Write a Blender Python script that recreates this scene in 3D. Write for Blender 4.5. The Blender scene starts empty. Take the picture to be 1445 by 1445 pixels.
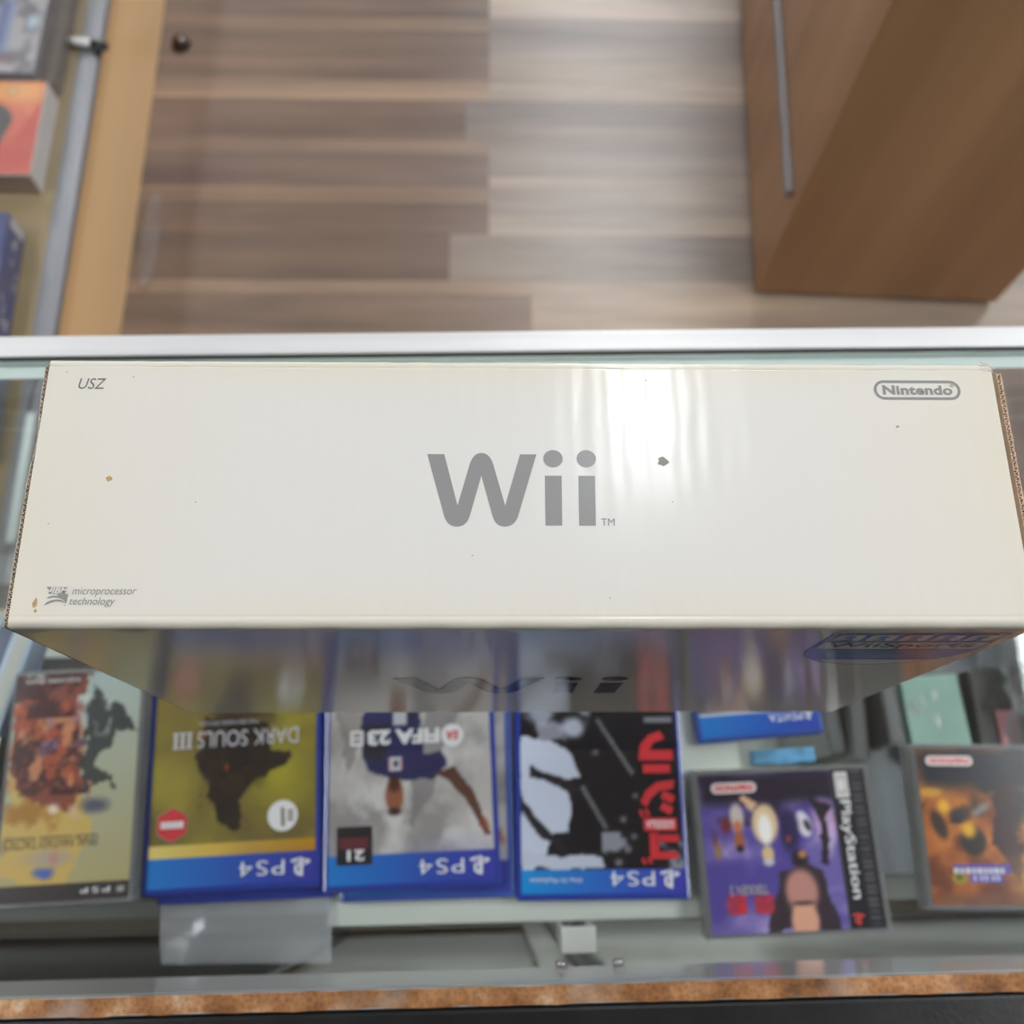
import bpy, bmesh, math, random
import numpy as np
from mathutils import Vector, Matrix
from mathutils.geometry import tessellate_polygon

C = bpy.context.scene
COL = C.collection
R = math.radians
random.seed(4)

# ------------------------------------------------------------------ camera, world, exposure
GZ = 0.95                      # height of the counter's glass top above the floor
BH = 0.2322                    # height of the console box standing on it
cam_d = bpy.data.cameras.new('camera')
cam = bpy.data.objects.new('camera', cam_d)
COL.objects.link(cam)
cam.location = (-0.01266, -0.07520, 0.58026 + GZ)
cam.rotation_euler = (0.329775, -0.0193931, -0.0046657)
cam_d.sensor_width = 36.0
cam_d.lens = 1391.6 / 1445.0 * 36.0
cam_d.clip_start = 0.01
cam_d.dof.use_dof = True
cam_d.dof.focus_distance = 0.375
cam_d.dof.aperture_fstop = 8.6
C.camera = cam

w = bpy.data.worlds.new('world')
C.world = w
w.use_nodes = True
w.node_tree.nodes['Background'].inputs[0].default_value = (0.9, 0.95, 1, 1)
w.node_tree.nodes['Background'].inputs[1].default_value = 0.05
C.view_settings.view_transform = 'Standard'
C.view_settings.look = 'None'
C.view_settings.gamma = 1
C.view_settings.use_curve_mapping = False
C.view_settings.exposure = 0.56
LIGHT = 16.0                   # radiance of the ceiling light diffusers


# ------------------------------------------------------------------ helpers
def lin(c):
    return tuple(((v / 255) / 12.92 if v / 255 <= 0.04045 else ((v / 255 + 0.055) / 1.055) ** 2.4) for v in c[:3])


def node_mat(name):
    m = bpy.data.materials.new(name)
    m.use_nodes = True
    nt = m.node_tree
    return m, nt, nt.nodes['Principled BSDF']


def mat(name, col, rough=0.5, metal=0.0, spec=0.5, noise=0.0, scale=40, bump=0.0, bscale=200, coat=0.0, stretch=(1, 1, 1)):
    """plain procedural material; col is sRGB 0-255"""
    m, nt, b = node_mat(name)
    c = lin(col)
    b.inputs['Base Color'].default_value = (*c, 1)
    b.inputs['Roughness'].default_value = rough
    b.inputs['Metallic'].default_value = metal
    b.inputs['Specular IOR Level'].default_value = spec
    b.inputs['Coat Weight'].default_value = coat
    b.inputs['Coat Roughness'].default_value = 0.08
    tc = nt.nodes.new('ShaderNodeTexCoord')
    mp = nt.nodes.new('ShaderNodeMapping')
    mp.inputs['Scale'].default_value = stretch
    nt.links.new(tc.outputs['Object'], mp.inputs[0])
    if noise:
        n = nt.nodes.new('ShaderNodeTexNoise')
        n.inputs['Scale'].default_value = scale
        n.inputs['Detail'].default_value = 5
        nt.links.new(mp.outputs[0], n.inputs['Vector'])
        cr = nt.nodes.new('ShaderNodeValToRGB')
        cr.color_ramp.elements[0].position = 0.3
        cr.color_ramp.elements[1].position = 0.7
        cr.color_ramp.elements[0].color = (*[v * (1 - noise) for v in c], 1)
        cr.color_ramp.elements[1].color = (*[min(1, v * (1 + noise)) for v in c], 1)
        nt.links.new(n.outputs['Fac'], cr.inputs[0])
        nt.links.new(cr.outputs[0], b.inputs['Base Color'])
    if bump:
        n2 = nt.nodes.new('ShaderNodeTexNoise')
        n2.inputs['Scale'].default_value = bscale
        n2.inputs['Detail'].default_value = 3
        nt.links.new(mp.outputs[0], n2.inputs['Vector'])
        bp = nt.nodes.new('ShaderNodeBump')
        bp.inputs['Strength'].default_value = bump
        bp.inputs['Distance'].default_value = 0.001
        nt.links.new(n2.outputs['Fac'], bp.inputs['Height'])
        nt.links.new(bp.outputs[0], b.inputs['Normal'])
    return m


def attr_mat(name, rough=0.2, coat=0.0, spec=0.5):
    """printed paper: colours come from the sheet's own colour attribute"""
    m, nt, b = node_mat(name)
    a = nt.nodes.new('ShaderNodeAttribute')
    a.attribute_name = 'Col'
    nt.links.new(a.outputs['Color'], b.inputs['Base Color'])
    b.inputs['Roughness'].default_value = rough
    b.inputs['Coat Weight'].default_value = coat
    b.inputs['Specular IOR Level'].default_value = spec
    return m


def glass_mat(name, tint=(0.985, 0.993, 0.99), rough=0.0, haze=0.0, boost=1.0):
    """thin clear pane: transparent, with a mirror that grows towards grazing angles"""
    m = bpy.data.materials.new(name)
    m.use_nodes = True
    nt = m.node_tree
    nt.nodes.clear()
    out = nt.nodes.new('ShaderNodeOutputMaterial')
    tr = nt.nodes.new('ShaderNodeBsdfTransparent')
    tr.inputs[0].default_value = (*tint, 1)
    gl = nt.nodes.new('ShaderNodeBsdfGlossy')
    gl.inputs['Roughness'].default_value = rough
    lw = nt.nodes.new('ShaderNodeLayerWeight')
    lw.inputs['Blend'].default_value = 0.5
    pw = nt.nodes.new('ShaderNodeMath'); pw.operation = 'POWER'; pw.inputs[1].default_value = 5
    nt.links.new(lw.outputs['Facing'], pw.inputs[0])
    ma = nt.nodes.new('ShaderNodeMath'); ma.operation = 'MULTIPLY_ADD'
    ma.inputs[1].default_value = 0.9 * boost; ma.inputs[2].default_value = 0.04 * boost
    ma.use_clamp = True
    nt.links.new(pw.outputs[0], ma.inputs[0])
    mx = nt.nodes.new('ShaderNodeMixShader')
    nt.links.new(ma.outputs[0], mx.inputs[0])
    nt.links.new(tr.outputs[0], mx.inputs[1])
    nt.links.new(gl.outputs[0], mx.inputs[2])
    last = mx
    if haze:
        df = nt.nodes.new('ShaderNodeBsdfDiffuse')
        df.inputs[0].default_value = (0.85, 0.88, 0.9, 1)
        m2 = nt.nodes.new('ShaderNodeMixShader')
        m2.inputs[0].default_value = haze
        nt.links.new(mx.outputs[0], m2.inputs[1])
        nt.links.new(df.outputs[0], m2.inputs[2])
        last = m2
    nt.links.new(last.outputs[0], out.inputs[0])
    return m


def link_mesh(name, bm, mats, parent=None, smooth=False, loc=None, rot=None):
    me = bpy.data.meshes.new(name)
    bm.to_mesh(me)
    bm.free()
    for m in (mats if isinstance(mats, (list, tuple)) else [mats]):
        me.materials.append(m)
    if smooth:
        for p in me.polygons:
            p.use_smooth = True
    o = bpy.data.objects.new(name, me)
    COL.objects.link(o)
    if parent is not None:
        o.parent = parent
    if loc is not None:
        o.location = loc
    if rot is not None:
        o.rotation_euler = rot
    return o


def empty(name, loc=(0, 0, 0), rz=0.0, label=None, cat=None, group=None):
    o = bpy.data.objects.new(name, None)
    o.empty_display_size = 0.03
    COL.objects.link(o)
    o.location = loc
    o.rotation_euler = (0, 0, rz)
    tag(o, label, cat, group)
    return o


def tag(o, label=None, cat=None, group=None, kind=None):
    if label: o['label'] = label
    if cat: o['category'] = cat
    if group: o['group'] = group
    if kind: o['kind'] = kind
    return o


def box_bm(bm, x0, x1, y0, y1, z0, z1, mi=0, bev=0.0, seg=2, M=None):
    b2 = bmesh.new()
    bmesh.ops.create_cube(b2, size=1)
    for v in b2.verts:
        v.co = Vector((x0 + (v.co.x + .5) * (x1 - x0), y0 + (v.co.y + .5) * (y1 - y0), z0 + (v.co.z + .5) * (z1 - z0)))
    if bev:
        bmesh.ops.bevel(b2, geom=b2.edges[:], offset=bev, segments=seg, affect='EDGES', profile=0.5)
    for f in b2.faces:
        f.material_index = mi
    if M is not None:
        bmesh.ops.transform(b2, matrix=M, verts=b2.verts)
    tmp = bpy.data.meshes.new('t')
    b2.to_mesh(tmp)
    b2.free()
    bm.from_mesh(tmp)
    bpy.data.meshes.remove(tmp)
    return bm


def bx(*a, **k):
    return box_bm(bmesh.new(), *a, **k)


def cyl_bm(bm, p0, p1, r0, r1=None, n=20, caps=True, bev=0.0):
    r1 = r0 if r1 is None else r1
    p0, p1 = Vector(p0), Vector(p1)
    d = p1 - p0
    q = d.to_track_quat('Z', 'Y').to_matrix().to_4x4()
    b2 = bmesh.new()
    bmesh.ops.create_cone(b2, cap_ends=caps, segments=n, radius1=r0, radius2=r1, depth=d.length)
    if bev:
        es = [e for e in b2.edges if len(e.link_faces) == 2 and any(len(f.verts) > 4 for f in e.link_faces)]
        bmesh.ops.bevel(b2, geom=es, offset=bev, segments=2, affect='EDGES')
    bmesh.ops.transform(b2, matrix=Matrix.Translation((p0 + p1) / 2) @ q, verts=b2.verts)
    tmp = bpy.data.meshes.new('t')
    b2.to_mesh(tmp); b2.free()
    bm.from_mesh(tmp)
    bpy.data.meshes.remove(tmp)
    return bm


def poly_bm(bm, pts, z=0.0, mi=0, holes=(), thick=0.0):
    """flat polygon in XY at height z (pts in metres), with optional holes"""
    loops = [[Vector((p[0] * 1000, p[1] * 1000, 0)) for p in pts]] + [[Vector((p[0] * 1000, p[1] * 1000, 0)) for p in h] for h in holes]
    flat = [v for l in loops for v in l]
    tris = tessellate_polygon(loops)
    vs = [bm.verts.new((v.x / 1000, v.y / 1000, z)) for v in flat]
    for t in tris:
        a, b, c = t
        va, vb, vc = flat[a], flat[b], flat[c]
        n = (vb - va).cross(vc - va).z
        if abs(n) < 1e-9:
            continue
        try:
            f = bm.faces.new((vs[a], vs[b], vs[c]) if n > 0 else (vs[a], vs[c], vs[b]))
            f.material_index = mi
        except ValueError:
            pass
    return bm


def arc(cx, cy, rx, ry, a0, a1, n=12):
    return [(cx + rx * math.cos(R(a0 + (a1 - a0) * i / n)), cy + ry * math.sin(R(a0 + (a1 - a0) * i / n))) for i in range(n + 1)]


def rrect(x0, x1, y0, y1, r, n=8):
    return (arc(x1 - r, y1 - r, r, r, 0, 90, n) + arc(x0 + r, y1 - r, r, r, 90, 180, n)
            + arc(x0 + r, y0 + r, r, r, 180, 270, n) + arc(x1 - r, y0 + r, r, r, 270, 360, n))


# lettering ------------------------------------------------------
import os
FD = os.path.join(bpy.utils.resource_path('LOCAL'), 'datafiles', 'fonts')


def load_font(fn):
    try:
        return bpy.data.fonts.load(os.path.join(FD, fn))
    except Exception:
        return None


SANS = None            # Blender's own sans
CJK = load_font('Noto Sans CJK Regular.woff2')


def text_bm(bm, body, x0, x1, y0, y1, z=0.0, font=None, shear=0.0, bold=0.0, mi=0, spacing=1.0, rot=0):
    """lettering fitted into a rectangle; rot turns it by quarter turns inside the rectangle"""
    cu = bpy.data.curves.new('t', 'FONT')
    cu.body = body
    if font: cu.font = font
    cu.size = 1.0
    cu.shear = shear
    cu.offset = bold
    cu.space_character = spacing
    cu.resolution_u = 4
    ob = bpy.data.objects.new('t', cu)
    COL.objects.link(ob)
    dg = bpy.context.evaluated_depsgraph_get()
    me = bpy.data.meshes.new_from_object(ob.evaluated_get(dg))
    bpy.data.objects.remove(ob)
    bpy.data.curves.remove(cu)
    if len(me.vertices):
        co = np.array([v.co[:] for v in me.vertices])
        if rot % 4:
            for _ in range(rot % 4):
                co = np.stack([-co[:, 1], co[:, 0], co[:, 2]], 1)
        lo, hi = co.min(0), co.max(0)
        sx = (x1 - x0) / max(1e-9, hi[0] - lo[0]); sy = (y1 - y0) / max(1e-9, hi[1] - lo[1])
        vs = [bm.verts.new((x0 + (c[0] - lo[0]) * sx, y0 + (c[1] - lo[1]) * sy, z)) for c in co]
        for p in me.polygons:
            try:
                f = bm.faces.new([vs[i] for i in p.vertices])
                f.material_index = mi
            except ValueError:
                pass
        bm.normal_update()
        for f in bm.faces:
            if f.normal.z < 0: f.normal_flip()
    bpy.data.meshes.remove(me)
    return bm


# printed sheets -------------------------------------------------
def vnoise(U, V, sx, sy, seed, octv=4):
    rng = np.random.RandomState(seed)
    tot = np.zeros_like(U); amp = 1.0; s = 0
    for o in range(octv):
        g = rng.rand(64, 64)
        x = U * sx * 2 ** o; y = V * sy * 2 ** o
        xi = np.floor(x).astype(int); yi = np.floor(y).astype(int)
        fx = x - xi; fy = y - yi
        fx = fx * fx * (3 - 2 * fx); fy = fy * fy * (3 - 2 * fy)
        a = g[xi % 64, yi % 64]; b = g[(xi + 1) % 64, yi % 64]; c = g[xi % 64, (yi + 1) % 64]; d = g[(xi + 1) % 64, (yi + 1) % 64]
        tot += amp * ((a * (1 - fx) + b * fx) * (1 - fy) + (c * (1 - fx) + d * fx) * fy)
        s += amp; amp *= 0.55
    return tot / s


class Sheet:
    """a printed sheet W x H metres; u right, v up, colours sRGB"""
    def __init__(s, W, H, step=0.0013, base=(200, 200, 200)):
        s.W, s.H = W, H
        s.nx, s.ny = int(W / step) + 1, int(H / step) + 1
        u = np.linspace(0, 1, s.nx); v = np.linspace(0, 1, s.ny)
        s.U, s.V = np.meshgrid(u, v, indexing='ij')
        s.A = np.zeros((s.nx, s.ny, 3)) + np.array(base, float)
        s.asp = H / W

    def mix(s, mask, col):
        col = np.array(col, float)
        s.A = s.A * (1 - mask[..., None]) + col * mask[..., None]

    def wob(s, amt, seed, sc=6):
        return (vnoise(s.U, s.V, sc, sc * s.asp, seed) - 0.5) * amt

    def rect(s, u0, u1, v0, v1, col, a=1.0, soft=0.0):
        if soft == 0:
            m = ((s.U >= u0) & (s.U <= u1) & (s.V >= v0) & (s.V <= v1)).astype(float)
        else:
            f = lambda t: np.clip(t / soft + 0.5, 0, 1)
            m = f(s.U - u0) * f(u1 - s.U) * f(s.V - v0) * f(v1 - s.V)
        s.mix(m * a, col)

    def grad(s, u0, u1, v0, v1, c0, c1, vert=False):
        m = ((s.U >= u0) & (s.U <= u1) & (s.V >= v0) & (s.V <= v1))
        t = ((s.V - v0) / (v1 - v0) if vert else (s.U - u0) / (u1 - u0))[..., None]
        g = np.array(c0, float) * (1 - t) + np.array(c1, float) * t
        s.A[m] = g[m]

    def ell(s, cu, cv, ru, rv, col, a=1.0, soft=0.3, rot=0, wob=0, seed=0):
        du = s.U - cu; dv = (s.V - cv) * s.asp
        c, n = math.cos(R(rot)), math.sin(R(rot))
        x = (du * c + dv * n) / ru; y = (-du * n + dv * c) / (rv * s.asp)
        d = np.sqrt(x * x + y * y)
        if wob: d = d + s.wob(wob, seed, 7)
        s.mix(np.clip((1 - d) / max(soft, 1e-3) + 0.0, 0, 1) * a, col)

    def poly(s, pts, col, a=1.0, wob=0, seed=0, sc=8):
        U = s.U + (s.wob(wob, seed, sc) if wob else 0); V = s.V + (s.wob(wob, seed + 7, sc) / s.asp if wob else 0)
        ins = np.zeros(U.shape, bool)
        n = len(pts)
        for i in range(n):
            x0, y0 = pts[i]; x1, y1 = pts[(i + 1) % n]
            if y0 == y1: continue
            c = ((y0 > V) != (y1 > V)) & (U < (x1 - x0) * (V - y0) / (y1 - y0) + x0)
            ins ^= c
        s.mix(ins.astype(float) * a, col)

    def noise(s, col, sx, sy, seed, lo=0.45, hi=0.65, a=1.0, mask=None):
        n = vnoise(s.U, s.V, sx, sy, seed)
        m = np.clip((n - lo) / (hi - lo), 0, 1) * a
        if mask is not None: m = m * mask
        s.mix(m, col)

    def build(s, name, m, parent, z, x0=None, y0=None):
        x0 = -s.W / 2 if x0 is None else x0
        y0 = -s.H / 2 if y0 is None else y0
        X = x0 + s.U * s.W; Y = y0 + s.V * s.H
        vs = np.stack([X.ravel(), Y.ravel(), np.full(X.size, z)], 1)
        idx = np.arange(s.nx * s.ny).reshape(s.nx, s.ny)
        q = np.stack([idx[:-1, :-1], idx[1:, :-1], idx[1:, 1:], idx[:-1, 1:]], -1).reshape(-1, 4)
        me = bpy.data.meshes.new(name)
        me.from_pydata(vs.tolist(), [], q.tolist())
        at = me.color_attributes.new('Col', 'FLOAT_COLOR', 'POINT')
        c = np.clip(s.A.reshape(-1, 3), 0, 255) / 255
        c = np.where(c <= 0.04045, c / 12.92, ((c + 0.055) / 1.055) ** 2.4)
        at.data.foreach_set('color', np.concatenate([c, np.ones((len(c), 1))], 1).astype(np.float32).ravel())
        me.materials.append(m)
        me.update()
        o = bpy.data.objects.new(name, me)
        COL.objects.link(o)
        o.parent = parent
        return o


# ------------------------------------------------------------------ materials
M_glass = glass_mat('clear_glass')
M_edge = mat('glass_edge', (222, 236, 234), 0.25)
M_alu = mat('brushed_aluminium', (226, 228, 231), 0.35, metal=0.3, noise=0.06, scale=120, stretch=(0.05, 1, 1))
M_alu_dull = mat('dull_aluminium', (138, 138, 144), 0.45, metal=0.4, noise=0.08, scale=60, stretch=(1, 0.05, 1))
M_dark = mat('gap_black', (22, 30, 28), 0.6)
M_white_lam = mat('grey_laminate', (205, 207, 208), 0.12, spec=0.6)
M_deck = mat('pale_deck', (205, 212, 205), 0.4)
M_black = mat('black_laminate', (30, 31, 33), 0.35, noise=0.3, scale=60, bump=0.15, bscale=300)
M_metal = mat('shelf_metal', (120, 124, 126), 0.35, metal=0.8)
M_metal_dark = mat('dark_metal', (52, 54, 56), 0.4, metal=0.6)
M_chrome = mat('chrome', (225, 226, 228), 0.12, metal=1.0)
M_clip = mat('pale_plastic', (205, 208, 204), 0.25)
M_wall = mat('painted_wall', (190, 188, 184), 0.8)
M_ceil = mat('ceiling_tile', (205, 204, 200), 0.9)


def wood_mat(name, c0, c1, rough, axis_scale, sc, strip=0.0):
    m, nt, b = node_mat(name)
    tc = nt.nodes.new('ShaderNodeTexCoord')
    mp = nt.nodes.new('ShaderNodeMapping'); mp.inputs['Scale'].default_value = axis_scale
    nt.links.new(tc.outputs['Object'], mp.inputs[0])
    n = nt.nodes.new('ShaderNodeTexNoise'); n.inputs['Scale'].default_value = sc; n.inputs['Detail'].default_value = 6
    nt.links.new(mp.outputs[0], n.inputs['Vector'])
    cr = nt.nodes.new('ShaderNodeValToRGB')
    cr.color_ramp.elements[0].position = 0.3; cr.color_ramp.elements[1].position = 0.7
    cr.color_ramp.elements[0].color = (*lin(c0), 1); cr.color_ramp.elements[1].color = (*lin(c1), 1)
    nt.links.new(n.outputs['Fac'], cr.inputs[0])
    nt.links.new(cr.outputs[0], b.inputs['Base Color'])
    b.inputs['Roughness'].default_value = rough
    return m


M_maple = wood_mat('maple_laminate', (224, 188, 138), (236, 202, 152), 0.35, (1, 0.15, 1), 6)
M_maple_dk = wood_mat('maple_edge', (206, 166, 114), (218, 180, 128), 0.4, (1, 0.1, 1), 8)
M_brown = wood_mat('brown_veneer', (140, 104, 72), (170, 132, 96), 0.38, (1, 1, 0.06), 9)
M_brown_dk = mat('dark_plinth', (40, 28, 20), 0.6)

# raw chipboard: orange-brown chips with pale flakes
M_chip, nt, b = node_mat('raw_chipboard')
tc = nt.nodes.new('ShaderNodeTexCoord')
vo = nt.nodes.new('ShaderNodeTexVoronoi'); vo.inputs['Scale'].default_value = 420
n1 = nt.nodes.new('ShaderNodeTexNoise'); n1.inputs['Scale'].default_value = 45; n1.inputs['Detail'].default_value = 8
n2 = nt.nodes.new('ShaderNodeTexNoise'); n2.inputs['Scale'].default_value = 14; n2.inputs['Detail'].default_value = 3
for nn in (vo, n1, n2): nt.links.new(tc.outputs['Object'], nn.inputs['Vector'])
cr = nt.nodes.new('ShaderNodeValToRGB')
for i, (p, c) in enumerate(((0.25, (96, 60, 32)), (0.45, (150, 100, 58)), (0.6, (178, 128, 84)), (0.78, (214, 190, 164)))):
    e = cr.color_ramp.elements[i] if i < 2 else cr.color_ramp.elements.new(p)
    e.position = p; e.color = (*lin(c), 1)
mx = nt.nodes.new('ShaderNodeMix'); mx.data_type = 'RGBA'; mx.inputs[0].default_value = 0.35
nt.links.new(n1.outputs['Fac'], cr.inputs[0])
nt.links.new(cr.outputs[0], mx.inputs[6]); nt.links.new(vo.outputs['Distance'], mx.inputs[7])
mx.blend_type = 'OVERLAY'
cr2 = nt.nodes.new('ShaderNodeValToRGB'); cr2.color_ramp.elements[0].position = 0.58; cr2.color_ramp.elements[1].position = 0.68
nt.links.new(n2.outputs['Fac'], cr2.inputs[0])
m2 = nt.nodes.new('ShaderNodeMix'); m2.data_type = 'RGBA'
sc_ = nt.nodes.new('ShaderNodeMath'); sc_.operation = 'MULTIPLY'; sc_.inputs[1].default_value = 0.6
nt.links.new(cr2.outputs[0], sc_.inputs[0]); nt.links.new(sc_.outputs[0], m2.inputs[0])
nt.links.new(mx.outputs[2], m2.inputs[6]); m2.inputs[7].default_value = (*lin((196, 184, 172)), 1)
nt.links.new(m2.outputs[2], b.inputs['Base Color'])
b.inputs['Roughness'].default_value = 0.75

# ------------------------------------------------------------------ room shell
RX0, RX1, RY0, RY1, CZ = -3.2, 3.4, -1.5, 6.0, 2.75


def struct(name, bm, m):
    return tag(link_mesh(name, bm, m), kind='structure')


# floor: vinyl planks laid along x, one colour per plank
M_floor, nt, b = node_mat('vinyl_plank')
a = nt.nodes.new('ShaderNodeAttribute'); a.attribute_name = 'Col'
tc = nt.nodes.new('ShaderNodeTexCoord')
mp = nt.nodes.new('ShaderNodeMapping'); mp.inputs['Scale'].default_value = (2.0, 17, 1)
sp = nt.nodes.new('ShaderNodeVectorMath'); sp.operation = 'ADD'
sc3 = nt.nodes.new('ShaderNodeVectorMath'); sc3.operation = 'SCALE'; sc3.inputs['Scale'].default_value = 37
nt.links.new(a.outputs['Vector'], sc3.inputs[0])
nt.links.new(tc.outputs['Object'], mp.inputs[0])
nt.links.new(mp.outputs[0], sp.inputs[0]); nt.links.new(sc3.outputs[0], sp.inputs[1])
nz = nt.nodes.new('ShaderNodeTexNoise'); nz.inputs['Scale'].default_value = 1.0; nz.inputs['Detail'].default_value = 5; nz.inputs['Roughness'].default_value = 0.55
nt.links.new(sp.outputs[0], nz.inputs['Vector'])
cr = nt.nodes.new('ShaderNodeValToRGB')
cr.color_ramp.elements[0].position = 0.3; cr.color_ramp.elements[0].color = (0.78, 0.75, 0.74, 1)
cr.color_ramp.elements[1].position = 0.72; cr.color_ramp.elements[1].color = (1.5, 1.4, 1.26, 1)
nt.links.new(nz.outputs['Fac'], cr.inputs[0])
mu = nt.nodes.new('ShaderNodeMix'); mu.data_type = 'RGBA'; mu.blend_type = 'MULTIPLY'; mu.inputs[0].default_value = 1
nt.links.new(a.outputs['Color'], mu.inputs[6]); nt.links.new(cr.outputs[0], mu.inputs[7])
nt.links.new(mu.outputs[2], b.inputs['Base Color'])
b.inputs['Roughness'].default_value = 0.34

PW = 0.1
planks = []     # x0, x1, y0, y1, colour
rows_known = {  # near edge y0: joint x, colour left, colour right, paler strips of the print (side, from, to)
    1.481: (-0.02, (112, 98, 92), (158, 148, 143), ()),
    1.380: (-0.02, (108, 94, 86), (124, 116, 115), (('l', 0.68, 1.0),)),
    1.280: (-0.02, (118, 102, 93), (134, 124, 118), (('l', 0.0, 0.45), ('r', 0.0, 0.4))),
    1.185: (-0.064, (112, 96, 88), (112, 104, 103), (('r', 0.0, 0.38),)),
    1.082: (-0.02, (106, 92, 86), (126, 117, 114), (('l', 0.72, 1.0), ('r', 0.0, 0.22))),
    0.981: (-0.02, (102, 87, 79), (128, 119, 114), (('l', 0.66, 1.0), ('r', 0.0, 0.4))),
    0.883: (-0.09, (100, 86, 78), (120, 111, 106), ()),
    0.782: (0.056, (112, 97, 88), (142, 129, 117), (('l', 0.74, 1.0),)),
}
ys = sorted(rows_known)
y = ys[0]
extra = []
while y > RY0: y -= PW; extra.append(y)
y = ys[-1] + PW
while y < RY1: extra.append(y); y += PW
allrows = sorted(ys + extra)
rnd = random.Random(8)
pal = [(112, 98, 92), (124, 106, 97), (128, 118, 114), (142, 129, 117), (106, 92, 85), (134, 124, 118), (120, 104, 96)]
bm = bmesh.new()
cl = bm.loops.layers.float_color.new('Col')
for i, y0 in enumerate(allrows):
    y1 = allrows[i + 1] if i + 1 < len(allrows) else y0 + PW
    if y0 in rows_known:
        jx, ca, cb, strips = rows_known[y0]
    else:
        jx = rnd.uniform(-0.6, 0.6); ca, cb = rnd.choice(pal), rnd.choice(pal)
        strips = ((rnd.choice('lr'), rnd.choice((0.0, 0.6)), 1.0),)
    L = 1.22
    xs = [jx + k * L for k in range(-4, 5)]
    for k in range(len(xs) - 1):
        a0, a1 = max(RX0, xs[k]), min(RX1, xs[k + 1])
        if a1 <= a0: continue
        c = ca if k == 3 else cb if k == 4 else rnd.choice(pal)
        base = [v * 1.12 for v in lin(c)]
        cuts = [(0.0, 1.0, base)]
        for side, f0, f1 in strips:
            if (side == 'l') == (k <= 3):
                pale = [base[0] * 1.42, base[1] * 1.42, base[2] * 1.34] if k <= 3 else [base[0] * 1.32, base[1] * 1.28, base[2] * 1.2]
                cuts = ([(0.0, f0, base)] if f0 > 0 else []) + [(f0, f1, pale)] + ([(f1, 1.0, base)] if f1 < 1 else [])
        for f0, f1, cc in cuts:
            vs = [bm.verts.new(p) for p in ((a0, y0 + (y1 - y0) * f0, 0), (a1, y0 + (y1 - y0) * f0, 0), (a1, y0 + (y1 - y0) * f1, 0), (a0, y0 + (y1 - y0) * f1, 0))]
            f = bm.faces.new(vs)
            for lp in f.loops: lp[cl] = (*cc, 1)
struct('floor', bm, M_floor)
struct('ceiling', bx(RX0, RX1, RY0, RY1, CZ, CZ + 0.05), M_ceil)
struct('wall_left', bx(RX0 - 0.1, RX0, RY0, RY1, 0, CZ), M_wall)
struct('wall_right', bx(RX1, RX1 + 0.1, RY0, RY1, 0, CZ), M_wall)
struct('wall_front', bx(RX0 - 0.1, RX1 + 0.1, RY1, RY1 + 0.1, 0, CZ), M_wall)
struct('wall_back', bx(RX0 - 0.1, RX1 + 0.1, RY0 - 0.1, RY0, 0, CZ), mat('light_damping_wall', (58, 56, 55), 0.8))  # unseen wall kept dark to cut the light on the box front

# ceiling lights: narrow diffusers in white housings; those at the sides are added fill
M_diff = bpy.data.materials.new('light_diffuser'); M_diff.use_nodes = True
nt = M_diff.node_tree; nt.nodes.clear()
em = nt.nodes.new('ShaderNodeEmission'); em.inputs[0].default_value = (0.96, 0.985, 1.0, 1); em.inputs[1].default_value = LIGHT
ou = nt.nodes.new('ShaderNodeOutputMaterial'); nt.links.new(em.outputs[0], ou.inputs[0])
M_house = mat('white_housing', (225, 225, 222), 0.5)
rows_of_lights = (
    # x, y of the near end, half width, length, words
    (0.303, 0.62, 0.05, 0.46, 'short narrow ceiling light nearest above the counter'),
    (0.55, 2.30, 0.24, 1.2, 'wide ceiling light over the middle of the shop floor'),
    (0.55, 4.00, 0.24, 1.2, 'wide ceiling light over the far end of the shop floor'),
    (-1.75, -0.40, 0.20, 1.3, 'added ceiling fill light on the left above the end of the counter'),  # unseen lamp added to brighten the cases from the left
    (-2.40, 2.60, 0.15, 1.3, 'added ceiling fill light at the left wall towards the far end'),  # added out of view for more general light
    (1.75, -0.40, 0.22, 1.3, 'added ceiling fill light on the right above the end of the counter'),  # unseen lamp added to brighten the cases from the right
    (2.40, 2.20, 0.20, 1.3, 'added ceiling fill light at the right wall beyond the brown cabinet'),  # added out of view to light the left display case
)
for lx, y0, wd, ln, words in rows_of_lights:
    t = empty('ceiling_light', (lx, y0, CZ), 0, words, 'light', 'ceiling lights')
    h = bmesh.new()
    box_bm(h, -wd - 0.02, -wd, 0, ln, -0.05, 0, bev=0.004)
    box_bm(h, wd, wd + 0.02, 0, ln, -0.05, 0, bev=0.004)
    box_bm(h, -wd, wd, -0.02, 0, -0.05, 0); box_bm(h, -wd, wd, ln, ln + 0.02, -0.05, 0)
    link_mesh('housing', h, M_house, t)
    link_mesh('diffuser', bx(-wd, wd, 0.0, ln, -0.045, -0.03), M_diff, t)

# ------------------------------------------------------------------ the glass display counter
YAW = R(1.0)
ct = empty('display_counter', (0, 0, 0), YAW, 'glass topped display counter with silver front trim and raw chipboard back edge', 'counter')
CX0, CX1 = -1.25, 1.35


def pane(name, x0, x1, y0, y1, z0, z1, parent, edge_axes):
    """a solid glass pane whose narrow sides are polished edges"""
    b = bx(x0, x1, y0, y1, z0, z1)
    b.normal_update()
    for f in b.faces:
        n = f.normal
        for ax in edge_axes:
            if abs(n[ax]) > 0.5: f.material_index = 1
    return link_mesh(name, b, [M_glass, M_edge], parent)


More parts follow.
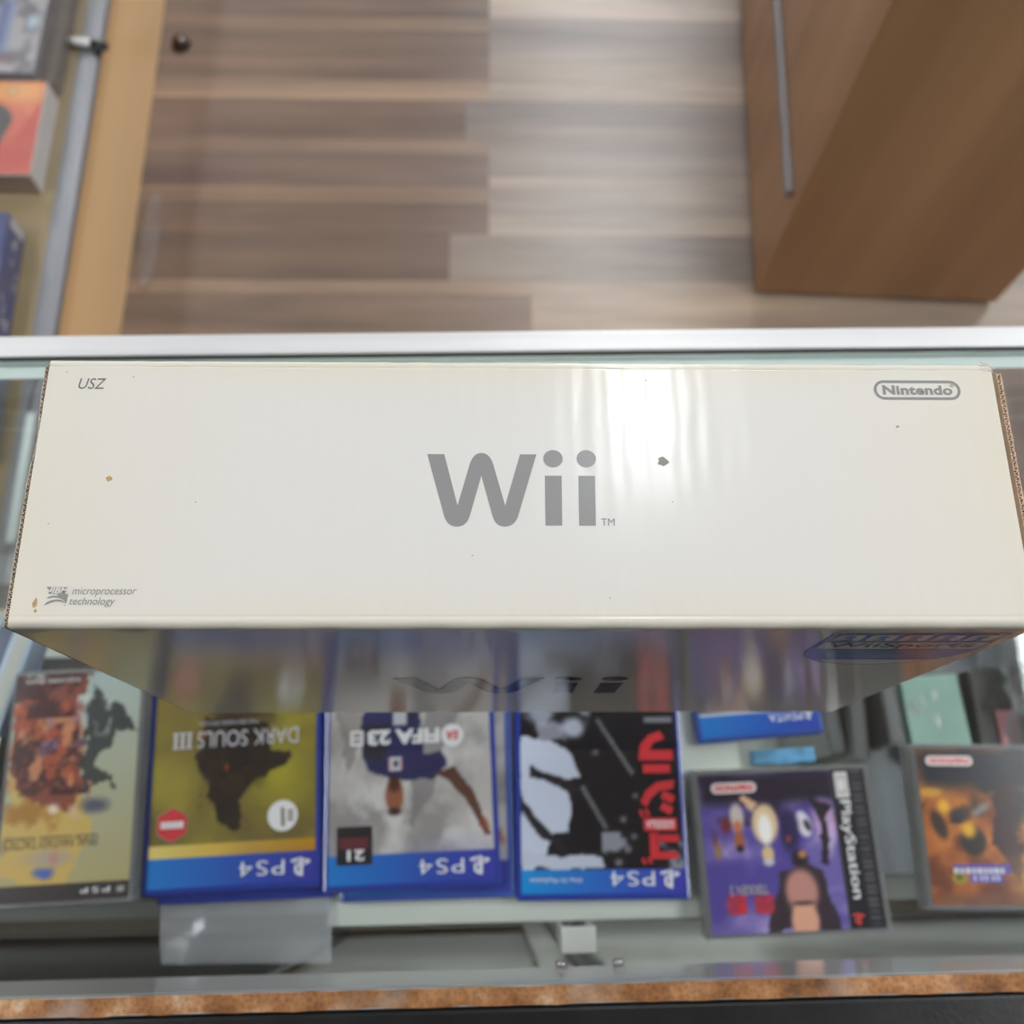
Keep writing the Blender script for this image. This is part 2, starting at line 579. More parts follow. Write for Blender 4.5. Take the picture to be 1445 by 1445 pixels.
pane('glass_top', CX0, CX1, -0.1435, 0.2316, GZ - 0.006, GZ, ct, (0, 1))
pane('front_glass', CX0, CX1, 0.2225, 0.2315, 0.25, GZ - 0.0065, ct, (0, 2))
b = bx(CX0, CX1, 0.2345, 0.2495, GZ - 0.022, GZ + 0.0015, bev=0.0012)
box_bm(b, CX0, CX1, 0.2345, 0.2385, GZ - 0.026, GZ - 0.010)
link_mesh('front_trim', b, M_alu, ct)
link_mesh('gap_strip', bx(CX0, CX1, 0.2318, 0.2346, GZ - 0.012, GZ + 0.0002), M_dark, ct)  # dark strip filling the gap between glass and trim
link_mesh('deck', bx(CX0, CX1, -0.143, 0.22, 0.232, 0.25), M_deck, ct)
b = bx(CX0, CX1, 0.222, 0.24, 0.0, 0.24, bev=0.001)
box_bm(b, CX0, CX0 + 0.018, -0.15, 0.222, 0.0, 0.232); box_bm(b, CX1 - 0.018, CX1, -0.15, 0.222, 0.0, 0.232)
link_mesh('base_panel', b, M_maple, ct)
# back rail: grey laminate board with a raw chipboard top edge
b = bx(CX0, CX1, -0.1535, -0.1440, 0.868, GZ - 0.0004)
link_mesh('back_rail', b, M_white_lam, ct)
bm = bmesh.new()
nseg = 260
rr = random.Random(3)
prev = None
for i in range(nseg + 1):
    x = CX0 + (CX1 - CX0) * i / nseg
    ya = -0.1442 + rr.uniform(-0.0003, 0.0002); yb = -0.1534 + rr.uniform(-0.0005, 0.0006)
    z = GZ + 0.0006 + rr.uniform(-0.0003, 0.0003)
    cur = [bm.verts.new((x, ya, GZ - 0.001)), bm.verts.new((x, ya, z)), bm.verts.new((x, yb, z)), bm.verts.new((x, yb, GZ - 0.001))]
    if prev:
        for k in range(3):
            bm.faces.new((prev[k], cur[k], cur[k + 1], prev[k + 1]))
    prev = cur
bmesh.ops.recalc_face_normals(bm, faces=bm.faces)
link_mesh('chipboard_edge', bm, M_chip, ct)
# two sliding back doors in their tracks
link_mesh('sliding_door', bx(0.022, CX1, -0.1660, -0.1600, 0.25, 0.868), M_white_lam, ct)
d2 = bx(-0.19, 0.03, -0.1760, -0.1700, 0.25, 0.868)
link_mesh('sliding_door', d2, M_white_lam, ct)
M_dkdoor = mat('dark_laminate', (70, 70, 72), 0.15)
link_mesh('sliding_door', bx(CX0, -0.185, -0.1660, -0.1600, 0.25, 0.868), M_dkdoor, ct)
b = bx(CX0, CX1, -0.34, -0.1545, GZ - 0.03, GZ - 0.003, bev=0.0025, seg=3)
link_mesh('black_ledge', b, M_black, ct)
b = bx(CX0, CX1, -0.36, -0.34, 0.0, GZ - 0.01)
link_mesh('rear_panel', b, M_black, ct)
# slotted upright with the shelf bracket clip and its screws
b = bx(0.047, 0.066, -0.1590, -0.1545, 0.25, 0.866)
for k in range(22):
    box_bm(b, 0.053, 0.060, -0.1546, -0.1538, 0.27 + k * 0.026, 0.282 + k * 0.026, mi=1)
link_mesh('shelf_upright', b, [M_metal_dark, M_black], ct)
b = bx(0.033, 0.057, -0.1435, -0.1265, 0.792, 0.797, bev=0.001)
box_bm(b, 0.033, 0.0355, -0.1435, -0.1265, 0.745, 0.794); box_bm(b, 0.0545, 0.057, -0.1435, -0.1265, 0.745, 0.794)
br = link_mesh('shelf_bracket', b, M_clip, ct)
for sx in (0.0275, 0.0625):
    b = cyl_bm(bmesh.new(), (sx, -0.1438, 0.870), (sx, -0.1395, 0.870), 0.0042, 0.003, 16, bev=0.0008)
    link_mesh('screw', b, M_chrome, br, smooth=True)

SH = 0.703                         # top of the glass shelf
sh = empty('glass_shelf', (0, 0, 0), YAW, 'clear glass shelf inside the counter carrying the game cases', 'shelf')
pane('shelf_pane', CX0 + 0.02, CX1 - 0.02, -0.1310, 0.150, SH - 0.006, SH, sh, (0, 1))
for xx in (-1.0, -0.42, 0.0515, 0.62, 1.1):
    link_mesh('support_arm', bx(xx - 0.004, xx + 0.004, -0.1400, 0.13, SH - 0.022, SH - 0.0065), M_metal, sh)

o = link_mesh('shelf_liner', bx(-0.142, 0.190, -0.1285, 0.052, SH + 0.00004, SH + 0.00026), mat('liner_paper', (214, 220, 210), 0.6), rot=(0, 0, YAW))
tag(o, 'pale paper liner on the glass shelf under the middle game cases', 'shelf liner')

# ------------------------------------------------------------------ the white console box
SHIFT = 0.0
M_card, nt, b = node_mat('white_coated_card')
tc = nt.nodes.new('ShaderNodeTexCoord')
geo = nt.nodes.new('ShaderNodeSeparateXYZ'); nt.links.new(tc.outputs['Generated'], geo.inputs[0])


def edge_fac(out):
    s1 = nt.nodes.new('ShaderNodeMath'); s1.operation = 'SUBTRACT'; s1.inputs[1].default_value = 0.5; nt.links.new(out, s1.inputs[0])
    s2 = nt.nodes.new('ShaderNodeMath'); s2.operation = 'ABSOLUTE'; nt.links.new(s1.outputs[0], s2.inputs[0])
    s3 = nt.nodes.new('ShaderNodeMath'); s3.operation = 'MULTIPLY'; s3.inputs[1].default_value = 2; nt.links.new(s2.outputs[0], s3.inputs[0])
    return s3.outputs[0]


fx, fy = edge_fac(geo.outputs[0]), edge_fac(geo.outputs[1])
px_ = nt.nodes.new('ShaderNodeMath'); px_.operation = 'POWER'; px_.inputs[1].default_value = 3; nt.links.new(fx, px_.inputs[0])
py_ = nt.nodes.new('ShaderNodeMath'); py_.operation = 'POWER'; py_.inputs[1].default_value = 4; nt.links.new(fy, py_.inputs[0])
mxx = nt.nodes.new('ShaderNodeMath'); mxx.operation = 'MAXIMUM'; nt.links.new(px_.outputs[0], mxx.inputs[0]); nt.links.new(py_.outputs[0], mxx.inputs[1])
ny_ = nt.nodes.new('ShaderNodeTexNoise'); ny_.inputs['Scale'].default_value = 9; ny_.inputs['Detail'].default_value = 4; nt.links.new(tc.outputs['Object'], ny_.inputs['Vector'])
ml = nt.nodes.new('ShaderNodeMath'); ml.operation = 'MULTIPLY'; nt.links.new(mxx.outputs[0], ml.inputs[0])
ml2 = nt.nodes.new('ShaderNodeMath'); ml2.operation = 'MULTIPLY_ADD'; ml2.inputs[1].default_value = 1.0; ml2.inputs[2].default_value = 0.35; nt.links.new(ny_.outputs['Fac'], ml2.inputs[0])
nt.links.new(ml2.outputs[0], ml.inputs[1])
mc = nt.nodes.new('ShaderNodeMix'); mc.data_type = 'RGBA'
nt.links.new(ml.outputs[0], mc.inputs[0])
mc.inputs[6].default_value = (*lin((226, 225, 222)), 1); mc.inputs[7].default_value = (*lin((226, 220, 204)), 1)
nt.links.new(mc.outputs[2], b.inputs['Base Color'])
b.inputs['Roughness'].default_value = 0.17
b.inputs['Specular IOR Level'].default_value = 0.5
# flutes of the corrugated board show through as faint ripples running across the top
wv = nt.nodes.new('ShaderNodeTexWave'); wv.wave_type = 'BANDS'; wv.bands_direction = 'X'; wv.inputs['Scale'].default_value = 42; wv.inputs['Distortion'].default_value = 1.5; wv.inputs['Detail'].default_value = 2
nt.links.new(tc.outputs['Object'], wv.inputs['Vector'])
mpn = nt.nodes.new('ShaderNodeMapping'); mpn.inputs['Scale'].default_value = (60, 14, 60); nt.links.new(tc.outputs['Object'], mpn.inputs[0])
nb = nt.nodes.new('ShaderNodeTexNoise'); nb.inputs['Scale'].default_value = 1; nb.inputs['Detail'].default_value = 3; nt.links.new(mpn.outputs[0], nb.inputs['Vector'])
nf = nt.nodes.new('ShaderNodeTexNoise'); nf.inputs['Scale'].default_value = 900; nf.inputs['Detail'].default_value = 2; nt.links.new(tc.outputs['Object'], nf.inputs['Vector'])
ad = nt.nodes.new('ShaderNodeMath'); ad.operation = 'MULTIPLY_ADD'; ad.inputs[1].default_value = 0.10; nt.links.new(wv.outputs['Fac'], ad.inputs[0]); nt.links.new(nb.outputs['Fac'], ad.inputs[2])
ad2 = nt.nodes.new('ShaderNodeMath'); ad2.operation = 'MULTIPLY_ADD'; ad2.inputs[1].default_value = 0.05; nt.links.new(nf.outputs['Fac'], ad2.inputs[0]); nt.links.new(ad.outputs[0], ad2.inputs[2])
bp = nt.nodes.new('ShaderNodeBump'); bp.inputs['Strength'].default_value = 0.35; bp.inputs['Distance'].default_value = 0.0009
nt.links.new(ad2.outputs[0], bp.inputs['Height']); nt.links.new(bp.outputs[0], b.inputs['Normal'])

M_card_f = M_card.copy()           # the front panel: same card, its flutes run along the light so it lies flatter
M_card_f.name = 'white_coated_card_front'
for nd in M_card_f.node_tree.nodes:
    if nd.type == 'BUMP': nd.inputs['Strength'].default_value = 0.035
    if nd.type == 'BSDF_PRINCIPLED': nd.inputs['Roughness'].default_value = 0.13
M_kraft = mat('kraft_liner', (222, 198, 178), 0.8, noise=0.08, scale=200)
M_kraft_w = mat('worn_liner', (214, 202, 186), 0.8, noise=0.1, scale=300)
M_hollow = mat('hollow_shade', (126, 104, 88), 0.9)
M_ink = mat('grey_print', (148, 148, 149), 0.2)
M_ink_dk = mat('dark_grey_print', (122, 121, 122), 0.2)
M_paper = mat('paper_white', (224, 222, 216), 0.2)

BW, BT = 0.370, 0.1066
box = empty('console_box', (0, 0, GZ), 0.0, 'large white glossy cardboard console box standing on the glass counter', 'box')
# body: closed carton with softly rounded folds, a little dented at the folds
bm = bmesh.new()
NX, NR = 74, 6
prof = []
r = 0.0028
prof += [(r, 0.0002), ]
prof = [(0.0, r), (0.0, BH - 0.0072), (0.0, BH - r - 0.0002)]
for i in range(1, NR + 1):
    a = 90 * i / NR
    prof.append((r - r * math.cos(R(a)), BH - r + r * math.sin(R(a))))
prof += [(0.0034, BH), (0.0040, BH - 0.0003), (0.0048, BH), (BT * 0.5, BH), (BT - 0.0036, BH), (BT - 0.0030, BH - 0.00025), (BT - 0.0025, BH)]
for i in range(0, NR + 1):
    a = 90 * i / NR
    prof.append((BT - 0.0018 + 0.0018 * math.sin(R(a)), BH - 0.0018 + 0.0018 * math.cos(R(a))))
prof += [(BT, r), (BT - r, 0.0), (r, 0.0)]
rows = []
rr = random.Random(12)
for i in range(NX + 1):
    x = -BW / 2 + BW * i / NX
    w1 = 0.00007 * math.sin(i * 0.9) + rr.uniform(-0.00006, 0.00006)
    row = []
    for (yy, zz) in prof:
        dy = w1 if yy < 0.0025 and zz > BH - 0.006 else (rr.uniform(-0.00015, 0.00015) if yy > BT - 0.004 and zz > BH - 0.006 else 0)
        row.append(bm.verts.new((x, yy + dy, zz)))
    rows.append(row)
n = len(prof)
for i in range(NX):
    for k in range(n):
        bm.faces.new((rows[i][k], rows[i + 1][k], rows[i + 1][(k + 1) % n], rows[i][(k + 1) % n]))
bm.faces.new(rows[0][::1]); bm.faces.new(rows[-1][::-1])
bmesh.ops.recalc_face_normals(bm, faces=bm.faces)
body = link_mesh('carton', bm, [M_card, M_card_f], box)
for p in body.data.polygons: p.material_index = 1 if p.normal.y < -0.9 else 0
for p in body.data.polygons: p.use_smooth = len(p.vertices) == 4 and max(abs(v) for v in p.normal) < 0.9995
m_ = body.modifiers.new('es', 'EDGE_SPLIT'); m_.split_angle = R(50)


def flap(name, x_in, sgn, z0, z1, y0, y1, kink=0.0, lean=0.0, thick=0.0026, liner=0.0007, pitch=0.0041, mats=None):
    """an end panel of corrugated board: two liners with a wavy flute between, raw edge up"""
    bm = bmesh.new()
    N = 520
    rr = random.Random(5 + sgn)

    def off(y):
        t = (y - y0) / (y1 - y0)
        return sgn * (-kink * math.exp(-((t - 0.70) / 0.10) ** 2) + lean)

    def ribbon(f0, f1, mi, zt):
        prev = None
        for i in range(N + 1):
            y = y0 + (y1 - y0) * i / N
            a = x_in + sgn * f0(y) + off(y); b_ = x_in + sgn * f1(y) + off(y)
            zz = zt + rr.uniform(-0.00025, 0.00025)
            lo = [bm.verts.new((x_in + sgn * f0(y), y, z0)), bm.verts.new((a, y, zz)), bm.verts.new((b_, y, zz)), bm.verts.new((x_in + sgn * f1(y), y, z0))]
            if prev:
                for k in range(3):
                    f = bm.faces.new((prev[k], lo[k], lo[k + 1], prev[k + 1])); f.material_index = mi
            prev = lo
    wave = lambda y: liner + (thick - 2 * liner) * (0.5 + 0.5 * math.sin(2 * math.pi * y / pitch))
    ribbon(lambda y: 0.0, lambda y: liner, 0, z1)
    ribbon(lambda y: thick - liner, lambda y: thick, 0, z1 - 0.0003)
    ribbon(lambda y: wave(y) - 0.0003, lambda y: wave(y) + 0.0003, 0, z1 - 0.0004)
    # hollow between the liners, its shade put into a darker colour
    ribbon(lambda y: liner, lambda y: thick - liner, 1, z1 - 0.006)
    bmesh.ops.recalc_face_normals(bm, faces=bm.faces)
    return link_mesh(name, bm, mats, box)


flap('end_flap', -BW / 2 - 0.0006, -1, 0.004, BH - 0.0022, 0.001, BT - 0.0012, kink=0.0012, thick=0.0022, liner=0.0004, pitch=0.0019, mats=[M_kraft_w, M_hollow])
flap('end_flap', BW / 2 + 0.0030, 1, 0.004, BH - 0.0030, 0.003, BT - 0.0026, lean=0.0004, thick=0.0022, liner=0.0004, pitch=0.0022, mats=[M_kraft, M_hollow])
# the inner flap of kraft board between carton and outer flap on the right end
link_mesh('inner_liner', bx(BW / 2 + 0.0003, BW / 2 + 0.0018, 0.003, BT - 0.002, 0.004, BH - 0.014), M_kraft, box)
# frayed corner fibres
bm = bmesh.new()
rr = random.Random(2)
for k in range(14):
    a = rr.uniform(0, 6.28); L = rr.uniform(0.001, 0.0035)
    p = Vector((BW / 2 - 0.001 + rr.uniform(-0.002, 0.001), BT - 0.001 + rr.uniform(-0.0015, 0.0006), BH - 0.0004))
    cyl_bm(bm, p, p + Vector((math.cos(a) * L, math.sin(a) * L, 0.0006)), 0.0005, 0.0001, 6)
link_mesh('frayed_corner', bm, M_paper, box)

ZT = BH + 0.00012      # print lies on the top panel
mm = 0.001


def arcq(p0, pc, p1, n=10):
    """quadratic curve from p0 to p1 with control pc"""
    return [((1 - t) ** 2 * p0[0] + 2 * t * (1 - t) * pc[0] + t * t * p1[0], (1 - t) ** 2 * p0[1] + 2 * t * (1 - t) * pc[1] + t * t * p1[1]) for t in [i / n for i in range(n + 1)]]


def wii_logo():
    """outline of the big logo in mm, W with round turns, then two i's"""
    W = [(-37.4, 67.1), (-31.0, 67.1), (-25.7, 46.4)]
    W += arcq((-21.4, 62.6), (-20.1, 67.6), (-16.9, 67.6)) + arcq((-16.9, 67.6), (-13.6, 67.6), (-12.3, 62.6))
    W += [(-7.9, 46.4), (-2.2, 67.1), (4.0, 67.1)]
    W += arcq((-3.0, 42.6), (-4.3, 38.2), (-8.0, 38.2)) + arcq((-8.0, 38.2), (-11.5, 38.2), (-12.6, 42.6))
    W += [(-16.85, 58.4)]
    W += arcq((-21.0, 42.6), (-22.2, 38.2), (-25.8, 38.2)) + arcq((-25.8, 38.2), (-29.4, 38.2), (-30.6, 42.6))
    i1 = [(7.1, 38.6), (13.3, 38.6), (13.5, 58.4), (7.2, 58.4)]
    i2 = [(19.6, 38.6), (25.8, 38.6), (26.1, 58.4), (19.8, 58.4)]
    d1 = arc(10.35, 65.4, 3.7, 3.5, 0, 350, 32); d2 = arc(23.0, 65.4, 3.7, 3.5, 0, 350, 32)
    return [W, i1, i2, d1, d2]


bm = bmesh.new()
for pl in wii_logo():
    poly_bm(bm, [(x * mm, yy * mm) for x, yy in pl], ZT)
text_bm(bm, 'TM', 27.8 * mm, 32.9 * mm, 38.6 * mm, 41.4 * mm, ZT, SANS, bold=0.0)
tag(link_mesh('logo_print', bm, M_ink, box), 'large grey logo lettering printed mid top')
bm = bmesh.new()
text_bm(bm, 'USZ', -172.7 * mm, -162.2 * mm, 93.8 * mm, 98.4 * mm, ZT, SANS, shear=0.2)
tag(link_mesh('code_print', bm, M_ink_dk, box), 'small grey three letter code')
bm = bmesh.new()
o_, i_ = rrect(137.0, 171.3, 90.7, 99.0, 4.1, 10), rrect(138.1, 170.2, 91.75, 97.95, 3.05, 10)
poly_bm(bm, [(x * mm, yy * mm) for x, yy in o_], ZT, holes=[[(x * mm, yy * mm) for x, yy in i_]])
text_bm(bm, 'Nintendo', 140.5 * mm, 168.0 * mm, 92.8 * mm, 96.9 * mm, ZT, SANS, bold=0.035, spacing=1.05)
text_bm(bm, '\u00ae', 167.3 * mm, 168.9 * mm, 96.0 * mm, 97.5 * mm, ZT, SANS)
tag(link_mesh('maker_print', bm, M_ink, box), 'grey maker name in a rounded outline')
bm = bmesh.new()
E = lambda pts: [((-173.1 + (x - 185) * 0.0348) * mm, (15.1 - (yy - 130) * 0.0359) * mm) for x, yy in pts]
poly_bm(bm, E([(185, 130), (238, 130), (224, 166), (206, 160)]), ZT)
poly_bm(bm, E([(210, 180), (262, 185), (300, 205), (215, 203)]), ZT)
poly_bm(bm, E([(252, 133), (405, 133), (392, 206), (240, 200)]), ZT)
poly_bm(bm, E([(203, 255), (213, 237), (260, 222), (315, 224), (300, 206), (418, 206), (410, 303), (375, 266), (330, 247), (270, 240)]), ZT)
poly_bm(bm, E([(183, 326), (206, 290), (255, 268), (310, 260), (362, 266), (405, 302), (360, 284), (300, 281), (240, 299)]), ZT)
poly_bm(bm, E([(386, 318), (406, 318), (406, 325), (386, 325)]), ZT)
(lx0, ly0), (lx1, ly1) = E([(246, 200)])[0], E([(416, 137)])[0]
text_bm(bm, 'IBM', lx0, lx1, ly0, ly1, ZT + 0.00008, SANS, shear=0.2, bold=0.03, mi=1)
text_bm(bm, 'microprocessor', -163.7 * mm, -140.8 * mm, 11.3 * mm, 14.9 * mm, ZT, SANS, shear=0.22)
text_bm(bm, 'technology', -164.2 * mm, -148.0 * mm, 7.6 * mm, 11.2 * mm, ZT, SANS, shear=0.22)
tag(link_mesh('processor_print', bm, [M_ink, M_paper], box), 'small grey striped emblem with two lines of text')
# stains and scuffs
M_tan = mat('tan_stain', (186, 150, 96), 0.6, noise=0.2, scale=900)
M_scuff = mat('grey_scuff', (150, 146, 140), 0.6)
rr = random.Random(9)


def blob(name, m, spots, n=14, j=0.35):
    for cx, cy, rx, ry in spots:
        bm = bmesh.new()
        poly_bm(bm, [(cx + rx * math.cos(6.283 * k / n) * (1 + rr.uniform(-j, j)), cy + ry * math.sin(6.283 * k / n) * (1 + rr.uniform(-j, j))) for k in range(n)], ZT + 0.00002)
        link_mesh(name, bm, m, box)


blob('stain', M_tan, ((-0.1561, 0.0569, 0.0011, 0.0010), (-0.1764, 0.0090, 0.0008, 0.0018), (-0.1758, 0.0062, 0.0005, 0.0006), (0.1442, 0.0792, 0.0008, 0.0005)))
blob('scuff', M_scuff, [(0.0521, 0.0641, 0.0021, 0.0017)] + [(cx, cy, 0.00035, 0.00022) for cx, cy in
     ((-0.178, 0.1010), (-0.152, 0.0990), (-0.123, 0.0475), (0.0475, 0.0985), (-0.176, 0.0390), (0.03, 0.011), (-0.02, 0.027), (0.055, 0.048))])

# print on the tall front panel (its plane is x-z, facing the camera side)
fr = lambda bm: bmesh.ops.transform(bm, matrix=Matrix.Translation((0, -0.00015, 0)) @ Matrix.Rotation(R(90), 4, 'X'), verts=bm.verts)
bm = bmesh.new()
for pl in wii_logo():
    poly_bm(bm, [((-59 + (x + 37.4) * 109 / 63.5) * mm, (76.5 + (yy - 38.2) * 50 / 30.7) * mm) for x, yy in pl], 0)
fr(bm)
tag(link_mesh('front_logo_print', bm, mat('front_grey_print', (84, 82, 82), 0.1), box), 'large grey logo lettering on the front panel')
M_blue = mat('blue_print', (74, 116, 206), 0.2)
M_navy = mat('navy_print', (34, 36, 62), 0.1)
M_pale = mat('pale_print', (226, 224, 220), 0.2)
bm = bmesh.new()
ex0, ex1 = 114, 181
cxm = (ex0 + ex1) / 2
ez = lambda z: z - 950
out = [(ex0, ez(1173)), (ex0 - 0.5, ez(1142))] + arc(cxm, ez(1142), (ex1 - ex0) / 2 + 0.5, 34, 180, 360, 30) + [(ex1, ez(1173))]
P = lambda pts: [(x * mm, z * mm) for x, z in pts]
poly_bm(bm, P(out), 0, 0)
poly_bm(bm, P([(ex0 + 1.5, ez(1144)), (ex1 - 1.5, ez(1144)), (ex1 - 1.5, ez(1157)), (ex0 + 1.5, ez(1157))]), 0.00016, 2)
lo_ = [p for p in arc(cxm, ez(1142), (ex1 - ex0) / 2 - 1.0, 32, 180, 360, 40) if p[1] < ez(1123)]
poly_bm(bm, P(lo_), 0.00016, 2)
for k in range(5):
    x0 = ex0 + 3 + k * 12.6
    poly_bm(bm, P(rrect(x0, x0 + 10.4, ez(1159.5), ez(1170.5), 2, 4)), 0.00016, 2)
    poly_bm(bm, P(arc(x0 + 5.2, ez(1166.5), 2.2, 2.2, 0, 345, 16)), 0.0003, 0)
    poly_bm(bm, P([(x0 + 2 + k * 0.3, ez(1160.5)), (x0 + 8, ez(1160.5)), (x0 + 6.5 - k * 0.4, ez(1165))]), 0.0003, 0)
text_bm(bm, 'WiiSports', (ex0 + 4) * mm, (ex1 - 5) * mm, ez(1145.2) * mm, ez(1156) * mm, 0.0003, SANS, bold=0.01, mi=1)
for k in range(3):
    for j in range(16):
        poly_bm(bm, P([(ex0 + 7 + j * 2.8, ez(1140 - k * 5)), (ex0 + 9 + j * 2.8, ez(1140 - k * 5)), (ex0 + 9 + j * 2.8, ez(1141.6 - k * 5)), (ex0 + 7 + j * 2.8, ez(1141.6 - k * 5))]), 0.0003, 3)
fr(bm)
tag(link_mesh('banner_print', bm, [M_blue, M_navy, M_pale, mat('light_blue_print', (110, 132, 176), 0.1)], box), 'blue banner emblem with white lettering band')

# ------------------------------------------------------------------ game cases on the glass shelf
M_print = attr_mat('printed_cover', 0.22, coat=0.0, spec=0.3)
M_bluecase = mat('blue_case_plastic', (38, 62, 158), 0.15, coat=0.1)
M_bluecase2 = mat('paler_blue_case_plastic', (52, 84, 168), 0.25, coat=0.1)
M_clear = glass_mat('clear_case_plastic', (0.9, 0.91, 0.92), 0.05, haze=0.16, boost=1.3)
M_ltext = mat('white_print', (232, 232, 236), 0.3)
M_ptext = mat('silver_print', (196, 196, 204), 0.3)
M_red = mat('red_print', (206, 44, 56), 0.3)
M_dtext = mat('black_print', (50, 42, 40), 0.4)
M_blk = mat('black_sticker', (36, 36, 42), 0.3)
M_gold = mat('gold_text', (120, 88, 26), 0.4)
NAVY, SKY = (58, 62, 160), (34, 124, 206)


def ps_mark(bm, x, y, s, z, mi=0):
    """the console maker's mark: an upright P standing in a flattened S"""
    poly_bm(bm, [(x - 0.10 * s, y - 0.45 * s), (x + 0.08 * s, y - 0.52 * s), (x + 0.08 * s, y + 0.32 * s), (x + 0.22 * s, y + 0.26 * s), (x + 0.22 * s, y - 0.02 * s), (x + 0.10 * s, y - 0.08 * s),
                 (x + 0.10 * s, y - 0.2 * s), (x + 0.36 * s, y - 0.08 * s), (x + 0.38 * s, y + 0.28 * s), (x + 0.2 * s, y + 0.45 * s), (x - 0.10 * s, y + 0.52 * s)], z, mi)
    poly_bm(bm, [(x - 0.14 * s, y - 0.05 * s), (x - 0.5 * s, y - 0.2 * s), (x - 0.5 * s, y - 0.34 * s), (x - 0.14 * s, y - 0.38 * s), (x - 0.14 * s, y - 0.27 * s), (x - 0.36 * s, y - 0.24 * s), (x - 0.14 * s, y - 0.15 * s)], z, mi)
    poly_bm(bm, [(x + 0.14 * s, y - 0.3 * s), (x + 0.55 * s, y - 0.22 * s), (x + 0.6 * s, y - 0.36 * s), (x + 0.14 * s, y - 0.46 * s)], z, mi)


CW, CH, CT = 0.135, 0.1705, 0.0138


def blue_case(name, loc, rz, label, cat='game case', W=CW, H=CH, m=M_bluecase, group=None):
    t = empty(name, loc, rz, label, cat, group)
    bm = bx(-W / 2, W / 2, -H / 2, H / 2, 0.0003, CT, bev=0.0022, seg=3)
    # hinge groove along the spine and the thumb cut
    box_bm(bm, -W / 2 + 0.0042, -W / 2 + 0.0050, -H / 2 + 0.004, H / 2 - 0.004, CT, CT + 0.0004)
    box_bm(bm, -0.011, 0.011, -H / 2 - 0.0006, -H / 2 + 0.002, 0.003, CT - 0.003, bev=0.0006)
    link_mesh('case', bm, m, t)
    return t


def uvp(W, H):
    return lambda u, v: ((u - 0.5) * W, (v - 0.5) * H)


ZC = CT + 0.0005
ZP = ZC + 0.00025
sW, sH = 0.1265, 0.1605


def ps4_banner(s):
    s.grad(0, 1, 0.865, 1.0, NAVY, SKY)
    s.rect(0, 0.5, 0.865, 1.0, NAVY, 0.35, 0.2)


def ps4_text(t):
    bm = bmesh.new()
    q = uvp(sW, sH)
    x, y_ = q(0.085, 0.935)
    ps_mark(bm, x, y_, 0.0135, ZP)
    text_bm(bm, 'PS4', *[q(0.185, 0)[0], q(0.455, 0)[0]], *[q(0, 0.90)[1], q(0, 0.966)[1]], ZP, None, bold=-0.005, spacing=1.15)
    return link_mesh('banner_text', bm, M_ltext, t)


# -- olive and gold cover
t = blue_case('game_case', (-0.2135, -0.0195, SH + 0.0143), math.pi + R(3.0), 'blue game case with an olive yellow cover and a red hexagon badge')
s = Sheet(sW, sH, base=(118, 106, 58))
s.noise((156, 146, 60), 3, 4, 3, 0.4, 0.7)
s.ell(0.22, 0.5, 0.3, 0.28, (176, 168, 56), 0.85, 0.9)
s.ell(0.82, 0.52, 0.22, 0.2, (160, 146, 66), 0.8, 0.9)
s.ell(0.9, 0.15, 0.3, 0.2, (128, 112, 62), 0.8, 0.9)
s.rect(0, 1, 0.7, 0.8, (112, 98, 62), 0.6, 0.12)
s.ell(0.47, 0.12, 0.24, 0.22, (66, 54, 46), 0.9, 0.5, wob=0.5, seed=3)
s.poly([(0.30, 0.24), (0.70, 0.22), (0.73, 0.45), (0.66, 0.56), (0.58, 0.72), (0.47, 0.74), (0.44, 0.6), (0.32, 0.52), (0.16, 0.43), (0.17, 0.40), (0.3, 0.38)], (46, 40, 38), 0.95, 0.12, 5)
s.ell(0.52, 0.42, 0.2, 0.2, (40, 35, 34), 0.9, 0.6, wob=0.4, seed=8)
s.ell(0.36, 0.42, 0.07, 0.14, (48, 42, 38), 0.85, 0.8, 10, wob=1.0, seed=14)
s.ell(0.66, 0.40, 0.08, 0.16, (48, 42, 38), 0.85, 0.8, -15, wob=1.0, seed=15)
s.ell(0.22, 0.41, 0.09, 0.025, (52, 44, 40), 0.9, 0.7, -14, wob=0.9, seed=16)
s.noise((84, 66, 46), 14, 18, 9, 0.55, 0.75, 0.5, ((s.U > .3) & (s.U < .72) & (s.V > .2) & (s.V < .72)).astype(float))
s.ell(0.55, 0.46, 0.02, 0.025, (170, 72, 46), 0.9, 0.8)
s.ell(0.70, 0.30, 0.05, 0.03, (150, 92, 40), 0.7, 0.9)
s.grad(0, 1, 0.805, 0.865, (196, 140, 24), (226, 208, 124))
ps4_banner(s)
s.rect(0.25, 0.97, 0.862, 0.868, (226, 226, 210), 0.7)
s.build('cover', M_print, t, ZC)
ps4_text(t)
q = uvp(sW, sH)
bm = bmesh.new()
text_bm(bm, 'DARK SOULS', q(0.11, 0)[0], q(0.735, 0)[0], q(0, 0.283)[1], q(0, 0.360)[1], ZP, None, bold=0.0)
for k in range(3):
    x0 = q(0.785 + k * 0.042, 0)[0]
    poly_bm(bm, [(x0 - 0.0012, q(0, 0.283)[1]), (x0 + 0.0012, q(0, 0.283)[1]), (x0 + 0.0012, q(0, 0.36)[1]), (x0 - 0.0012, q(0, 0.36)[1])], ZP)
for v in (0.283, 0.355):
    poly_bm(bm, [q(0.765, v), q(0.889, v), q(0.889, v + 0.006), q(0.765, v + 0.006)], ZP + 0.00005)
